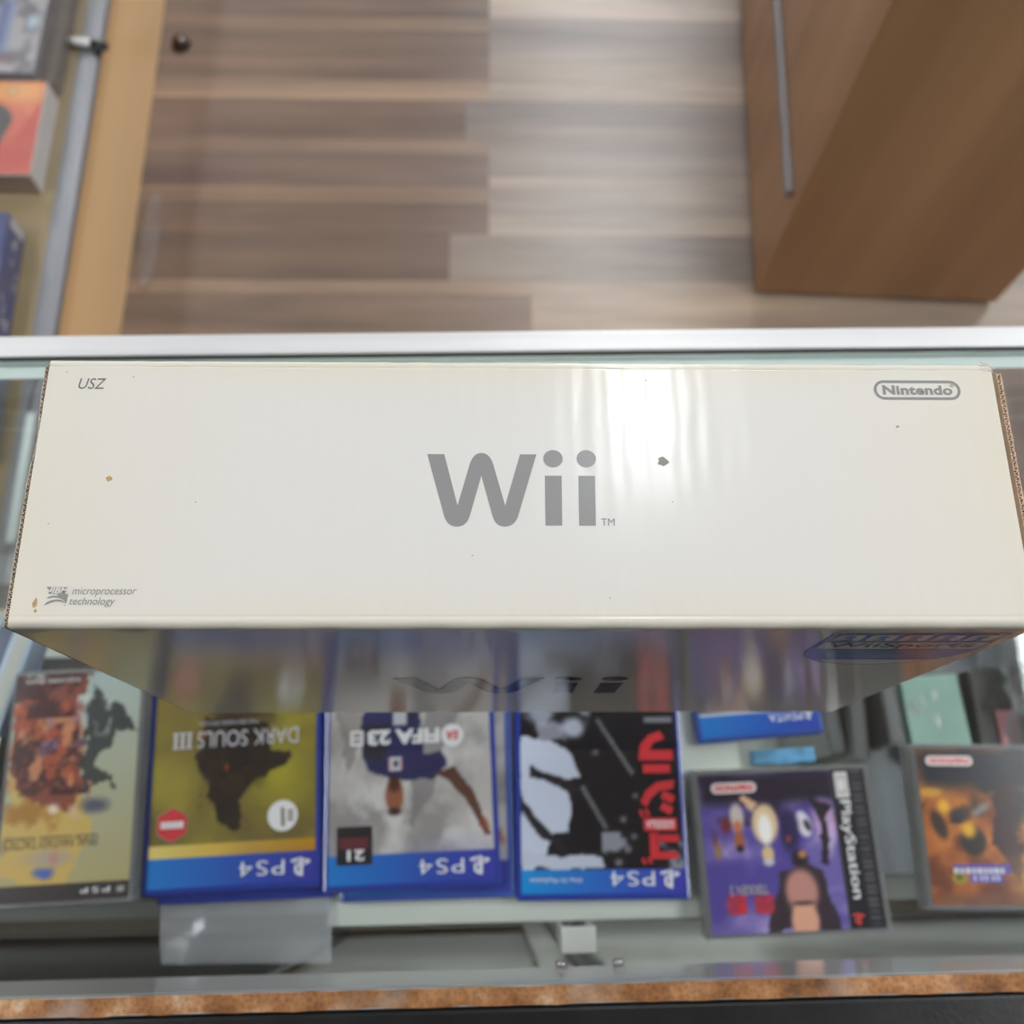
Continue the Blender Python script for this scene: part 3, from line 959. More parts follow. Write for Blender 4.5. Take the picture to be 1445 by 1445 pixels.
# small serif feet on the title's strokes
text_bm(bm, 'THE FIRE FADES EDITION', q(0.36, 0)[0], q(0.73, 0)[0], q(0, 0.235)[1], q(0, 0.253)[1], ZP, SANS)
link_mesh('title_text', bm, M_ptext, t)
bm = bmesh.new()
cx, cy = q(0.865, 0.715)
poly_bm(bm, [(cx + 0.0135 * math.sin(R(60 * k)), cy + 0.0135 * math.cos(R(60 * k))) for k in range(6)], ZP, 1)
poly_bm(bm, [(cx + 0.0125 * math.sin(R(60 * k)), cy + 0.0125 * math.cos(R(60 * k))) for k in range(6)], ZP + 0.0003, 0)
for k in range(6):
    poly_bm(bm, rrect(cx - 0.0086 + k * 0.0029, cx - 0.0062 + k * 0.0029, cy - 0.0026, cy + 0.0026, 0.0006, 3), ZP + 0.0006, 2)
link_mesh('badge', bm, [M_red, mat('badge_rim', (150, 130, 110), 0.4), M_ltext], t)
bm = bmesh.new()
cx, cy = q(0.20, 0.70)
poly_bm(bm, arc(cx, cy, 0.0115, 0.0115, 0, 352, 36), ZP, 0)
poly_bm(bm, [(cx - 0.0012, cy - 0.006), (cx + 0.0014, cy - 0.006), (cx + 0.0010, cy + 0.008), (cx - 0.0018, cy + 0.008)], ZP + 0.0001, 1)
for k in range(3):
    poly_bm(bm, arc(cx - 0.006, cy - 0.003 + k * 0.003, 0.0028, 0.0011, 0, 340, 10), ZP + 0.0001, 1)
link_mesh('round_sticker', bm, [M_ltext, mat('sticker_olive', (120, 116, 96), 0.5)], t)

# -- pale cover with a blue shirted figure
t = blue_case('game_case', (-0.0765, -0.0185, SH + 0.0143), math.pi + R(2.4), 'blue game case with a pale grey cover and a figure in a dark blue shirt')
s = Sheet(0.1265, sH, base=(186, 182, 180))
s.noise((150, 146, 146), 4, 6, 21, 0.45, 0.7)
s.noise((206, 204, 204), 5, 5, 33, 0.5, 0.72)
s.poly([(0.5, 0.78), (0.38, 0.6), (0.30, 0.4), (0.12, 0.1), (0.34, 0.05), (0.48, 0.5)], (128, 124, 128), 0.7, 0.06, 4)
s.poly([(0.82, 0.0), (1, 0.0), (0.9, 0.5), (0.8, 0.3)], (120, 112, 108), 0.6, 0.08, 6)
s.poly([(0.80, 0.0), (0.80, 0.42), (0.76, 0.48), (0.62, 0.52), (0.36, 0.53), (0.26, 0.47), (0.30, 0.40), (0.42, 0.42), (0.44, 0.0)], (44, 46, 92), 0.95, 0.05, 2)
s.poly([(0.80, 0.25), (0.80, 0.40), (0.68, 0.44), (0.62, 0.25)], (52, 50, 52), 0.8, 0.08, 3)
s.ell(0.5, 0.08, 0.1, 0.2, (40, 40, 56), 0.8, 0.4)
s.poly([(0.36, 0.5), (0.27, 0.54), (0.16, 0.64), (0.05, 0.80), (0.02, 0.79), (0.10, 0.62), (0.22, 0.48)], (92, 60, 50), 0.95, 0.03, 8)
s.ell(0.05, 0.75, 0.03, 0.05, (150, 70, 60), 0.8, 0.6, 20)
s.ell(0.60, 0.60, 0.065, 0.09, (150, 96, 72), 1, 0.25)
s.ell(0.60, 0.545, 0.05, 0.05, (72, 48, 42), 0.9, 0.5)
s.ell(0.60, 0.675, 0.055, 0.025, (52, 40, 38), 0.9, 0.5)
s.rect(0.55, 0.63, 0.415, 0.485, (196, 150, 150)); s.rect(0.56, 0.62, 0.42, 0.48, (206, 206, 214)); s.ell(0.59, 0.45, 0.02, 0.02, (60, 60, 80))
s.rect(0.52, 0.60, 0.2, 0.262, (206, 206, 212), 0.9)
ps4_banner(s)
s.build('cover', M_print, t, ZC)
ps4_text(t)
bm = bmesh.new()
text_bm(bm, 'FIFA 23', q(0.315, 0)[0], q(0.765, 0)[0], q(0, 0.285)[1], q(0, 0.358)[1], ZP, SANS, bold=0.045)
poly_bm(bm, rrect(q(0.79, 0)[0], q(0.87, 0)[0], q(0, 0.285)[1], q(0, 0.358)[1], 0.001, 3), ZP, 0, holes=[rrect(q(0.805, 0)[0], q(0.855, 0)[0], q(0, 0.297)[1], q(0, 0.318)[1], 0.0005, 2), rrect(q(0.805, 0)[0], q(0.855, 0)[0], q(0, 0.327)[1], q(0, 0.346)[1], 0.0005, 2)])
cx, cy = q(0.235, 0.325)
poly_bm(bm, arc(cx, cy, 0.0088, 0.0088, 0, 352, 36), ZP)
text_bm(bm, 'EA', cx - 0.005, cx + 0.005, cy - 0.0035, cy + 0.0035, ZP + 0.0001, SANS, shear=0.15, bold=0.04, mi=1)
link_mesh('title_text', bm, [M_ltext, M_red], t)
bm = bmesh.new()
x0, x1 = q(0.735, 0)[0], q(0.95, 0)[0]
y0, y1 = q(0, 0.735)[1], q(0, 0.91)[1]
poly_bm(bm, rrect(x0, x1, y0, y1, 0.001, 3), ZP, 0)
poly_bm(bm, rrect(x0 + 0.003, x1 - 0.002, y0 + 0.008, y1 - 0.0115, 0.0006, 3), ZP + 0.0001, 1)
text_bm(bm, '21', x0 + 0.006, x1 - 0.008, y1 - 0.011, y1 - 0.003, ZP + 0.0002, SANS, bold=0.03, mi=2)
link_mesh('rating_sticker', bm, [M_blk, mat('maroon', (96, 32, 44), 0.4), M_ltext], t)

# -- black, white and red cover
t = blue_case('game_case', (0.0735, -0.0275, SH + 0.0003), math.pi + R(0.2), 'blue game case with a black and white splashed cover and red block letters')
s = Sheet(sW, sH, base=(30, 28, 33))
s.noise((150, 152, 168), 7, 9, 41, 0.56, 0.66, 0.9, (s.V < 0.35).astype(float) * (s.U > 0.5) + (s.V > .72) * (s.U < .5) * 1.0)
s.poly([(1, 0.25), (1, 0.9), (0.88, 0.88), (0.80, 0.72), (0.70, 0.72), (0.69, 0.56), (0.74, 0.47), (0.62, 0.45), (0.66, 0.36), (0.80, 0.28)], (196, 204, 224), 1, 0.05, 43)
s.poly([(0.94, 0.40), (0.84, 0.44), (0.72, 0.46), (0.62, 0.52), (0.66, 0.55), (0.76, 0.50), (0.86, 0.47), (0.95, 0.46)], (40, 38, 44), 1, 0.04, 44)
s.poly([(1.0, 0.56), (0.86, 0.68), (0.72, 0.80), (0.74, 0.82), (0.9, 0.72), (1.0, 0.62)], (40, 38, 44), 1, 0.05, 46)
s.poly([(0.52, 0.83), (0.85, 0.82), (1, 0.80), (1, 0.88), (0.5, 0.88)], (190, 196, 214), 1, 0.06, 45)
s.ell(0.66, 0.22, 0.10, 0.06, (190, 196, 214), 0.9, 0.5, wob=0.6, seed=4)
s.ell(0.86, 0.15, 0.12, 0.08, (180, 186, 204), 0.8, 0.5, wob=0.8, seed=5)
s.poly([(0.52, 0.17), (0.49, 0.18), (0.28, 0.44), (0.30, 0.45)], (120, 120, 128), 0.9)
s.poly([(0.63, 0.5), (0.6, 0.5), (0.46, 0.70), (0.48, 0.71)], (112, 112, 120), 0.9)
for cu, cv in ((0.36, 0.66), (0.42, 0.80), (0.34, 0.80), (0.47, 0.77), (0.3, 0.74), (0.4, 0.86), (0.28, 0.55)):
    s.ell(cu, cv, 0.03, 0.022, (140, 142, 152), 0.8, 0.7, wob=0.6, seed=int(cu * 100))
s.rect(0.03, 0.2, 0.17, 0.19, (170, 172, 184), 0.7)
s.grad(0, 1, 0.888, 1.0, (64, 62, 168), (24, 140, 214))
s.build('cover', M_print, t, ZC)
ps4_text(t)
bm = bmesh.new()
text_bm(bm, 'Only On PlayStation', q(0.63, 0)[0], q(0.95, 0)[0], q(0, 0.922)[1], q(0, 0.950)[1], ZP, SANS)
link_mesh('banner_text', bm, M_ltext, t)
bm = bmesh.new()
def glyph(polys, u0, u1, v0, v1):
    for pl in polys:
        poly_bm(bm, [q(u0 + (u1 - u0) * a, v0 + (v1 - v0) * b_) for a, b_ in pl], ZP)
TEN = [[(0.74, 1.0), (0.82, 1.02), (0.90, 0.82), (0.81, 0.80)], [(0.90, 1.02), (0.99, 1.04), (1.06, 0.84), (0.97, 0.82)]]
GO = [[(0.05, 0.62), (0.05, 0.86), (0.80, 0.86), (0.80, 0.0), (0.56, 0.0), (0.56, 0.62)], [(0.0, 0.06), (0.0, 0.30), (0.6, 0.30), (0.6, 0.06)]] + TEN
JI = [[(0.06, 0.78), (0.16, 0.98), (0.46, 0.82), (0.36, 0.62)], [(0.0, 0.46), (0.10, 0.66), (0.42, 0.50), (0.32, 0.30)],
      [(0.0, 0.0), (0.05, 0.24), (0.45, 0.30), (0.70, 0.52), (0.84, 0.76), (1.0, 0.60), (0.82, 0.28), (0.50, 0.06)]] + TEN
RA = [[(0.10, 0.80), (0.10, 1.0), (0.88, 1.0), (0.88, 0.80)],
      [(0.0, 0.46), (0.0, 0.70), (1.0, 0.70), (0.94, 0.34), (0.68, 0.10), (0.34, 0.0), (0.22, 0.18), (0.54, 0.28), (0.68, 0.46)]]
glyph(GO, 0.02, 0.25, 0.725, 0.865); glyph(JI, 0.03, 0.25, 0.475, 0.645); glyph(RA, 0.03, 0.25, 0.235, 0.44)
poly_bm(bm, rrect(q(0.03, 0)[0], q(0.235, 0)[0], q(0, 0.655)[1], q(0, 0.715)[1], 0.0008, 3), ZP + 0.00005)
text_bm(bm, 'GODZILLA', q(0.045, 0)[0], q(0.22, 0)[0], q(0, 0.667)[1], q(0, 0.703)[1], ZP + 0.00015, SANS, bold=0.02, mi=1)
link_mesh('title_text', bm, [M_red, M_ltext], t)

# -- the two cases underneath
t = blue_case('game_case', (-0.2045, -0.0265, SH + 0.0003), math.pi + R(2.2), 'blue game case beneath the olive covered case, only its near edge showing', m=M_bluecase)
t = blue_case('game_case', (-0.0640, -0.0265, SH + 0.0003), math.pi + R(1.4), 'blue game case beneath the pale grey covered case, its right side showing', m=M_bluecase2)
s = Sheet(sW, sH, step=0.003, base=(196, 194, 194))
s.noise((150, 146, 146), 4, 6, 22, 0.45, 0.7)
s.ell(0.05, 0.75, 0.03, 0.06, (150, 76, 60), 0.9, 0.6, 20)
ps4_banner(s)
s.build('cover', M_print, t, ZC - 0.0003)

# -- smaller bright blue handheld case beyond the red lettered one
t = empty('handheld_game_case', (0.2015, 0.0775, SH + 0.0003), math.pi + R(4.6), 'small bright blue game case lying half hidden by the white box', 'game case')
VW, VH = 0.105, 0.137
link_mesh('case', bx(-VW / 2, VW / 2, -VH / 2, VH / 2, 0.0003, 0.0125, bev=0.003, seg=3), M_bluecase2, t)
s = Sheet(0.097, 0.129, step=0.002, base=(90, 100, 120))
s.noise((150, 150, 156), 4, 5, 61, 0.45, 0.7)
s.noise((50, 60, 60), 6, 6, 63, 0.5, 0.7)
s.grad(0, 1, 0.86, 1.0, (44, 70, 170), (40, 120, 200))
s.rect(0, 1, 0.85, 0.862, (210, 214, 220))
s.build('cover', M_print, t, 0.0128)
bm = bmesh.new()
text_bm(bm, 'PSVITA', -0.036, -0.008, 0.0495, 0.0560, 0.0131, None, bold=0.0)
ps_mark(bm, -0.0415, 0.0528, 0.007, 0.0131)
link_mesh('banner_text', bm, M_ltext, t)

# -- handheld disc case with a painted battle cover, on a pile of clear cases
FW, FH = 0.104, 0.176
for k, (dx, dz, lab, spine) in enumerate(((0.0035, 0.0003, 'clear game case at the bottom of the pile under the painted battle cover', (150, 40, 50)),
                                          (0.0015, 0.0138, 'clear game case in the middle of the pile under the painted battle cover', (96, 104, 112)))):
    t = empty('clear_game_case', (-0.3345 + dx, -0.024 - 0.001 * k, SH + dz), math.pi + R(3.0 - k * 0.4), lab, 'game case')
    link_mesh('case', bx(-FW / 2, FW / 2, -FH / 2, FH / 2, 0, 0.0132, bev=0.002, seg=2), M_clear, t)
    link_mesh('paper_insert', bx(-FW / 2 + 0.0012, FW / 2 - 0.003, -FH / 2 + 0.003, FH / 2 - 0.003, 0.002, 0.0112), mat('insert_%d' % k, spine, 0.4, noise=0.3, scale=60), t)
t = empty('clear_game_case', (-0.3345, -0.0255, SH + 0.0273), math.pi + R(3.0), 'clear game case with a painted red and gold battle cover', 'game case')
link_mesh('case', bx(-FW / 2, FW / 2, -FH / 2, FH / 2, 0, 0.0132, bev=0.002, seg=2), M_clear, t)
fW, fH = 0.0975, 0.169
s = Sheet(fW, fH, base=(150, 168, 166))
s.grad(0, 1, 0, 1, (168, 186, 184), (176, 164, 116), vert=True)
s.poly([(0.45, 0.4), (1, 0.45), (1, 0.92), (0.5, 0.92), (0.3, 0.7)], (206, 172, 92), 0.85, 0.25, 5, 3)
s.noise((160, 108, 46), 5, 8, 13, 0.5, 0.72, 0.8, ((s.U > 0.5) & (s.V > .45) & (s.V < .8)).astype(float))
s.poly([(0.38, 0.0), (1, 0), (1, 0.42), (0.82, 0.6), (0.5, 0.62), (0.36, 0.5), (0.44, 0.25)], (130, 66, 56), 0.92, 0.2, 6, 5)
s.noise((66, 36, 38), 7, 11, 14, 0.42, 0.58, 0.9, (s.U > 0.34) * (s.V < 0.55) * 1.0)
s.noise((186, 92, 60), 12, 18, 24, 0.55, 0.66, 0.8, (s.U > 0.4) * (s.V > 0.12) * (s.V < 0.5) * 1.0)
s.noise((214, 148, 104), 9, 14, 15, 0.56, 0.7, 0.8, (s.U > 0.34) * (s.V > 0.2) * (s.V < 0.62) * 1.0)
s.noise((150, 130, 190), 11, 15, 16, 0.62, 0.72, 0.7, (s.U > 0.4) * (s.U < .75) * (s.V > 0.2) * (s.V < 0.4) * 1.0)
s.poly([(0.36, 0.04), (0.1, 0.22), (0.05, 0.27), (0.22, 0.27), (0.30, 0.42), (0.16, 0.52), (0.40, 0.55), (0.44, 0.3)], (56, 62, 62), 0.9, 0.22, 7, 7)
s.noise((196, 204, 204), 9, 12, 18, 0.55, 0.68, 0.8, ((s.U > .22) & (s.U < .5) & (s.V > .1) & (s.V < .32)).astype(float))
s.ell(0.30, 0.60, 0.14, 0.05, (66, 70, 96), 0.8, 0.6, wob=0.7, seed=9)
s.ell(0.62, 0.61, 0.06, 0.03, (236, 226, 210), 0.9, 0.7, wob=0.5, seed=12)
s.ell(0.46, 0.63, 0.05, 0.05, (206, 178, 136), 0.9, 0.6, 30)
s.ell(0.62, 0.82, 0.26, 0.05, (150, 150, 190), 0.5, 0.8, wob=0.7, seed=10)
s.ell(0.58, 0.82, 0.05, 0.04, (200, 120, 110), 0.6, 0.8, wob=0.7, seed=11)
s.ell(0.65, 0.88, 0.10, 0.035, (62, 92, 190), 0.9, 0.6, wob=1.0, seed=20)
s.rect(0, 1, 0.925, 1, (62, 56, 58)); s.rect(0.03, 0.09, 0.95, 0.972, (190, 190, 190), 0.8)
s.rect(0.92, 1, 0, 0.08, (66, 40, 44), 0.7)
s.build('cover', M_print, t, 0.0135)
qf = uvp(fW, fH)
bm = bmesh.new()
text_bm(bm, 'FINAL FANTASY TACTICS', qf(0.26, 0)[0], qf(0.97, 0)[0], qf(0, 0.735)[1], qf(0, 0.775)[1], 0.0138, None, spacing=0.92)
for u0, u1 in ((0.26, 0.43), (0.45, 0.70), (0.73, 0.97)):
    poly_bm(bm, [qf(u0, 0.726), qf(u1, 0.726), qf(u1, 0.731), qf(u0, 0.731)], 0.0138)
link_mesh('title_text', bm, M_dtext, t)
bm = bmesh.new()
text_bm(bm, 'SQUARE ENIX', qf(0.49, 0)[0], qf(0.93, 0)[0], qf(0, 0.02)[1], qf(0, 0.042)[1], 0.0138, SANS, bold=0.01)
link_mesh('maker_text', bm, mat('pale_print_text', (205, 200, 200), 0.4), t)
bm = bmesh.new()
text_bm(bm, 'PSP', qf(0.14, 0)[0], qf(0.36, 0)[0], qf(0, 0.948)[1], qf(0, 0.972)[1], 0.0138, None, spacing=1.3)
link_mesh('band_text', bm, M_ltext, t)


# -- jewel cases
JW, JH, JT = 0.1425, 0.1245, 0.0102


def jewel(loc, rz, label, rx=0.0):
    t = empty('jewel_case', loc, rz, label, 'game case')
    t.rotation_euler = (rx, 0, rz)
    link_mesh('case', bx(-JW / 2, JW / 2, -JH / 2, JH / 2, 0.0, JT, bev=0.0012, seg=2), M_clear, t)
    b = bx(-JW / 2 + 0.001, JW / 2 - 0.001, -JH / 2 + 0.001, JH / 2 - 0.001, 0.0016, 0.0046)
    link_mesh('disc_tray', b, M_blk, t)
    return t


def pill(t, qq, u0, u1, v0, v1):
    bm = bmesh.new()
    x0, x1, y0, y1 = qq(u0, 0)[0], qq(u1, 0)[0], qq(0, v0)[1], qq(0, v1)[1]
    poly_bm(bm, rrect(x0, x1, y0, y1, (y1 - y0) * 0.49, 8), JT + 0.00045, 0)
    text_bm(bm, 'namco', x0 + 0.003, x1 - 0.003, y0 + 0.0018, y1 - 0.0018, JT + 0.0006, SANS, bold=0.03, mi=1)
    link_mesh('maker_badge', bm, [mat('badge_pink', (222, 206, 206), 0.3), M_red], t)


jW, jH = 0.1330, 0.1170
qj = uvp(jW, jH)
tz = SH + 0.0216
t = jewel((0.2185, -0.0765, SH + 0.0105 + 0.0022), math.pi + R(2.2), 'clear jewel case with a purple sky cover and a black side band', rx=0.0)
s = Sheet(jW, jH, base=(112, 100, 168))
s.noise((166, 148, 206), 3, 5, 71, 0.45, 0.7)
s.noise((84, 72, 150), 4, 4, 72, 0.5, 0.7)
s.rect(0.18, 1, 0.0, 0.20, (40, 36, 46), 0.95, 0.08)
s.noise((48, 40, 62), 5, 5, 73, 0.4, 0.6, 0.9, ((s.V < 0.34) & (s.U > .2)) * 1.0)
s.ell(0.27, 0.32, 0.10, 0.16, (206, 170, 214), 0.9, 0.6, wob=0.4, seed=3)
s.ell(0.27, 0.46, 0.05, 0.12, (214, 196, 226), 0.8, 0.7)
s.ell(0.40, 0.34, 0.05, 0.10, (226, 222, 232), 1, 0.3, 15)
s.ell(0.38, 0.35, 0.022, 0.05, (44, 40, 52), 1, 0.4, 20)
s.poly([(0.35, 0.16), (0.30, 0.36), (0.33, 0.6), (0.29, 0.6), (0.25, 0.3), (0.20, 0.22), (0.24, 0.2)], (40, 36, 44), 0.95, 0.06, 3)
s.ell(0.49, 0.38, 0.07, 0.18, (50, 44, 84), 0.95, 0.4, wob=0.3, seed=6)
s.ell(0.50, 0.43, 0.02, 0.03, (170, 76, 60), 0.9, 0.6)
s.ell(0.63, 0.33, 0.085, 0.14, (224, 196, 156), 1, 0.25, wob=0.2, seed=8)
s.ell(0.63, 0.36, 0.05, 0.12, (244, 242, 238), 1, 0.4)
s.poly([(0.66, 0.2), (0.74, 0.14), (0.76, 0.16), (0.70, 0.25)], (214, 176, 140), 1)
s.ell(0.63, 0.52, 0.04, 0.06, (216, 186, 140), 1, 0.3)
s.ell(0.63, 0.57, 0.04, 0.03, (206, 204, 206), 0.9, 0.4)
s.ell(0.79, 0.28, 0.05, 0.11, (214, 200, 190), 0.9, 0.4); s.ell(0.79, 0.34, 0.03, 0.05, (196, 106, 60), 0.9, 0.5)
s.ell(0.79, 0.43, 0.035, 0.07, (164, 96, 66), 1, 0.3); s.ell(0.79, 0.48, 0.03, 0.03, (56, 44, 44), 1, 0.4)
s.ell(0.86, 0.33, 0.04, 0.07, (120, 44, 56), 0.9, 0.5); s.ell(0.92, 0.48, 0.03, 0.08, (150, 120, 96), 1, 0.4); s.ell(0.93, 0.4, 0.02, 0.08, (110, 70, 96), 0.8, 0.5)
s.ell(0.45, 0.56, 0.06, 0.07, (46, 40, 46), 1, 0.4); s.ell(0.43, 0.53, 0.03, 0.03, (206, 150, 84), 0.9, 0.5)
s.poly([(0.70, 1.0), (0.62, 0.86), (0.58, 0.62), (0.40, 0.58), (0.32, 0.66), (0.30, 0.80), (0.22, 1.0)], (58, 48, 54), 0.95, 0.08, 12)
s.ell(0.46, 0.76, 0.11, 0.16, (196, 140, 130), 0.95, 0.3)
s.ell(0.46, 0.94, 0.09, 0.14, (222, 166, 142), 1, 0.25)
s.ell(0.46, 0.83, 0.09, 0.02, (70, 50, 56), 0.9, 0.5)
s.rect(0.79, 0.90, 0.77, 0.88, (176, 58, 78), 0.85, 0.03); s.rect(0.63, 0.74, 0.77, 0.88, (176, 58, 78), 0.85, 0.03)
s.rect(0.0, 0.205, 0, 1, (38, 38, 44)); s.rect(0.205, 0.215, 0, 1, (70, 68, 80))
for k in range(26):
    s.rect(0.022, 0.085, k / 26 + 0.006, k / 26 + 0.026, (84, 84, 92))
s.rect(0.10, 0.185, 0.02, 0.18, (222, 220, 220)); s.rect(0.11, 0.175, 0.035, 0.165, (150, 148, 150), 0.5); s.ell(0.145, 0.1, 0.025, 0.05, (226, 224, 224))
s.build('cover', M_print, t, JT + 0.0002)
bm = bmesh.new()
text_bm(bm, 'PlayStation', qj(0.105, 0)[0], qj(0.185, 0)[0], qj(0, 0.20)[1], qj(0, 0.82)[1], JT + 0.0005, None, rot=1, bold=0.01)
link_mesh('side_text', bm, M_ltext, t)
bm = bmesh.new()
ps_mark(bm, *qj(0.15, 0.94), 0.0085, JT + 0.0005)
link_mesh('colour_mark', bm, mat('red_mark', (226, 60, 56), 0.4), t)
bm = bmesh.new()
text_bm(bm, '\u9244', qj(0.785, 0)[0], qj(0.905, 0)[0], qj(0, 0.76)[1], qj(0, 0.885)[1], JT + 0.0005, CJK, bold=0.022, mi=0)
text_bm(bm, '\u62f3', qj(0.625, 0)[0], qj(0.745, 0)[0], qj(0, 0.76)[1], qj(0, 0.885)[1], JT + 0.0005, CJK, bold=0.022, mi=0)
text_bm(bm, 'TEKKEN 3', qj(0.655, 0)[0], qj(0.875, 0)[0], qj(0, 0.705)[1], qj(0, 0.765)[1], JT + 0.0007, SANS, bold=0.02, mi=1)
link_mesh('title_text', bm, [M_red, mat('steel_text', (170, 166, 176), 0.3, metal=0.3)], t)
pill(t, qj, 0.655, 0.925, 0.055, 0.125)
# the jewel case under it
t = jewel((0.2190, -0.0755, SH + 0.0006), math.pi + R(1.6), 'clear jewel case lying underneath the purple covered jewel case')

t = jewel((0.3925, -0.0590, SH + 0.0127), math.pi - R(0.6), 'clear jewel case with an orange fiery cover at the right end of the row')
s = Sheet(jW, jH, base=(168, 96, 48))
s.noise((206, 130, 60), 3, 5, 81, 0.45, 0.7)
s.noise((110, 58, 40), 5, 5, 82, 0.5, 0.7)
s.rect(0, 1, 0, 0.26, (34, 38, 52), 1, 0.12)
s.noise((40, 40, 50), 5, 6, 83, 0.42, 0.6, 0.95, (s.V < 0.5) * 1.0)
s.ell(0.94, 0.29, 0.09, 0.035, (214, 160, 70), 0.9, 0.4); s.ell(0.87, 0.38, 0.05, 0.06, (240, 184, 60), 0.95, 0.6)
s.ell(0.91, 0.50, 0.05, 0.12, (50, 44, 46), 0.9, 0.4, 20); s.ell(0.72, 0.60, 0.09, 0.11, (40, 36, 38), 0.95, 0.3); s.ell(0.74, 0.53, 0.06, 0.07, (240, 180, 50), 0.95, 0.6)
s.ell(0.65, 0.40, 0.10, 0.035, (150, 152, 156), 0.8, 0.6, 30, wob=0.5, seed=4)
s.poly([(0.58, 0.3), (0.44, 0.2), (0.42, 0.6), (0.47, 0.86), (0.52, 0.72), (0.60, 0.62)], (56, 34, 40), 0.95, 0.08, 4)
s.ell(0.26, 0.52, 0.20, 0.16, (242, 170, 50), 0.95, 0.8); s.ell(0.37, 0.52, 0.03, 0.035, (255, 238, 180), 1, 0.7)
s.noise((160, 96, 36), 3, 40, 84, 0.5, 0.6, 0.7, ((s.U < 0.46) & (s.V > .5)) * 1.0)
s.rect(0.0, 0.5, 0.72, 1.0, (214, 160, 60), 0.6, 0.2); s.poly([(0.38, 0.7), (0.3, 1.0), (0.2, 1.0), (0.24, 0.7)], (60, 40, 36), 0.8, 0.08, 5)
s.rect(0.60, 0.96, 0.93, 1.0, (120, 82, 66), 0.8, 0.05)
s.rect(0.52, 0.86, 0.745, 0.81, (84, 76, 168), 1); s.rect(0.57, 0.77, 0.81, 0.865, (84, 76, 168), 1)
for k in range(9): s.rect(0.56 + k * 0.034, 0.584 + k * 0.034, 0.775, 0.80, (226, 222, 214), 0.9)
for k in range(5): s.rect(0.59 + k * 0.034, 0.612 + k * 0.034, 0.822, 0.85, (196, 192, 210), 0.9)
s.ell(0.83, 0.84, 0.05, 0.04, (150, 142, 50), 1, 0.4, wob=0.8, seed=3); s.ell(0.83, 0.83, 0.025, 0.02, (90, 76, 56), 1, 0.4)
s.build('cover', M_print, t, JT + 0.0002)
pill(t, qj, 0.66, 0.945, 0.05, 0.115)
t = jewel((0.3935, -0.0580, SH + 0.0006), math.pi - R(0.2), 'clear jewel case lying underneath the orange covered jewel case')

# -- empty clear sleeve drooping from under the olive covered case up the back of the counter
bm = bmesh.new()
rr = random.Random(6)
prof = [(-0.100, SH + 0.0010), (-0.112, SH + 0.0016), (-0.121, SH + 0.0030), (-0.130, SH + 0.0040), (-0.139, SH + 0.0030), (-0.148, SH + 0.0010), (-0.1570, SH - 0.0020)]
for layer in (0, 1):
    g = []
    for i in range(25):
        u = i / 24
        x = -0.2685 + 0.133 * u
        row = []
        for j, (yy, zz) in enumerate(prof):
            wv_ = (0.0010 * math.sin(u * 17 + j * 1.3 + layer * 2) + 0.0007 * math.sin(u * 39 + j)) * (0 if j < 2 else 1)
            # a pulled fold towards a glinting crease
            fold = 0.004 * math.exp(-((u - 0.45 + 0.05 * j) / 0.08) ** 2) * (1 if j > 2 else 0)
            row.append(bm.verts.new((x + 0.004 * (j / 6) * (1 - u), yy + 0.0012 * layer, zz + 0.0012 * layer + abs(wv_) + fold)))
        g.append(row)
    for i in range(24):
        for j in range(len(prof) - 1):
            bm.faces.new((g[i][j], g[i + 1][j], g[i + 1][j + 1], g[i][j + 1]))
M_sleeve = glass_mat('clear_sleeve', (0.93, 0.94, 0.97), 0.12, haze=0.24, boost=2.0)
o = link_mesh('plastic_sleeve', bm, M_sleeve, smooth=True)
tag(o, 'empty clear plastic sleeve hanging out from under the olive covered case', 'plastic sleeve')

# ------------------------------------------------------------------ things lower down inside the counter
DK = 0.2503
M_dkbox = mat('black_box_card', (30, 30, 32), 0.5, noise=0.3, scale=30)
M_slate = mat('slate_card', (74, 82, 92), 0.35, noise=0.35, scale=14, stretch=(3, 0.6, 1))
M_mint = mat('mint_card', (128, 176, 160), 0.3, noise=0.08, scale=20)
M_pink = mat('dusty_pink_card', (196, 132, 140), 0.5)
M_wrap = glass_mat('crinkled_wrap', (0.86, 0.89, 0.92), 0.15, haze=0.12, boost=2.5)


def carton(name, loc, rz, dims, m, label, cat='box', lid=0.35, group=None):
    """a small closed box: body, and a lid flap with a tuck tab"""
    t = empty(name, loc, rz, label, cat, group)
    a, b_, h = dims
    link_mesh('carton', bx(-a / 2, a / 2, -b_ / 2, b_ / 2, 0, h, bev=0.0012), m, t)
    bm = bx(-a / 2 + 0.001, a / 2 - 0.001, -b_ / 2 + 0.001, b_ / 2 - 0.001, h, h + 0.0007, bev=0.0003)
    box_bm(bm, -a * 0.15, a * 0.15, -b_ / 2 - 0.0006, -b_ / 2 + 0.0006, h * 0.7, h + 0.0005)
    link_mesh('lid', bm, m, t)
    return t


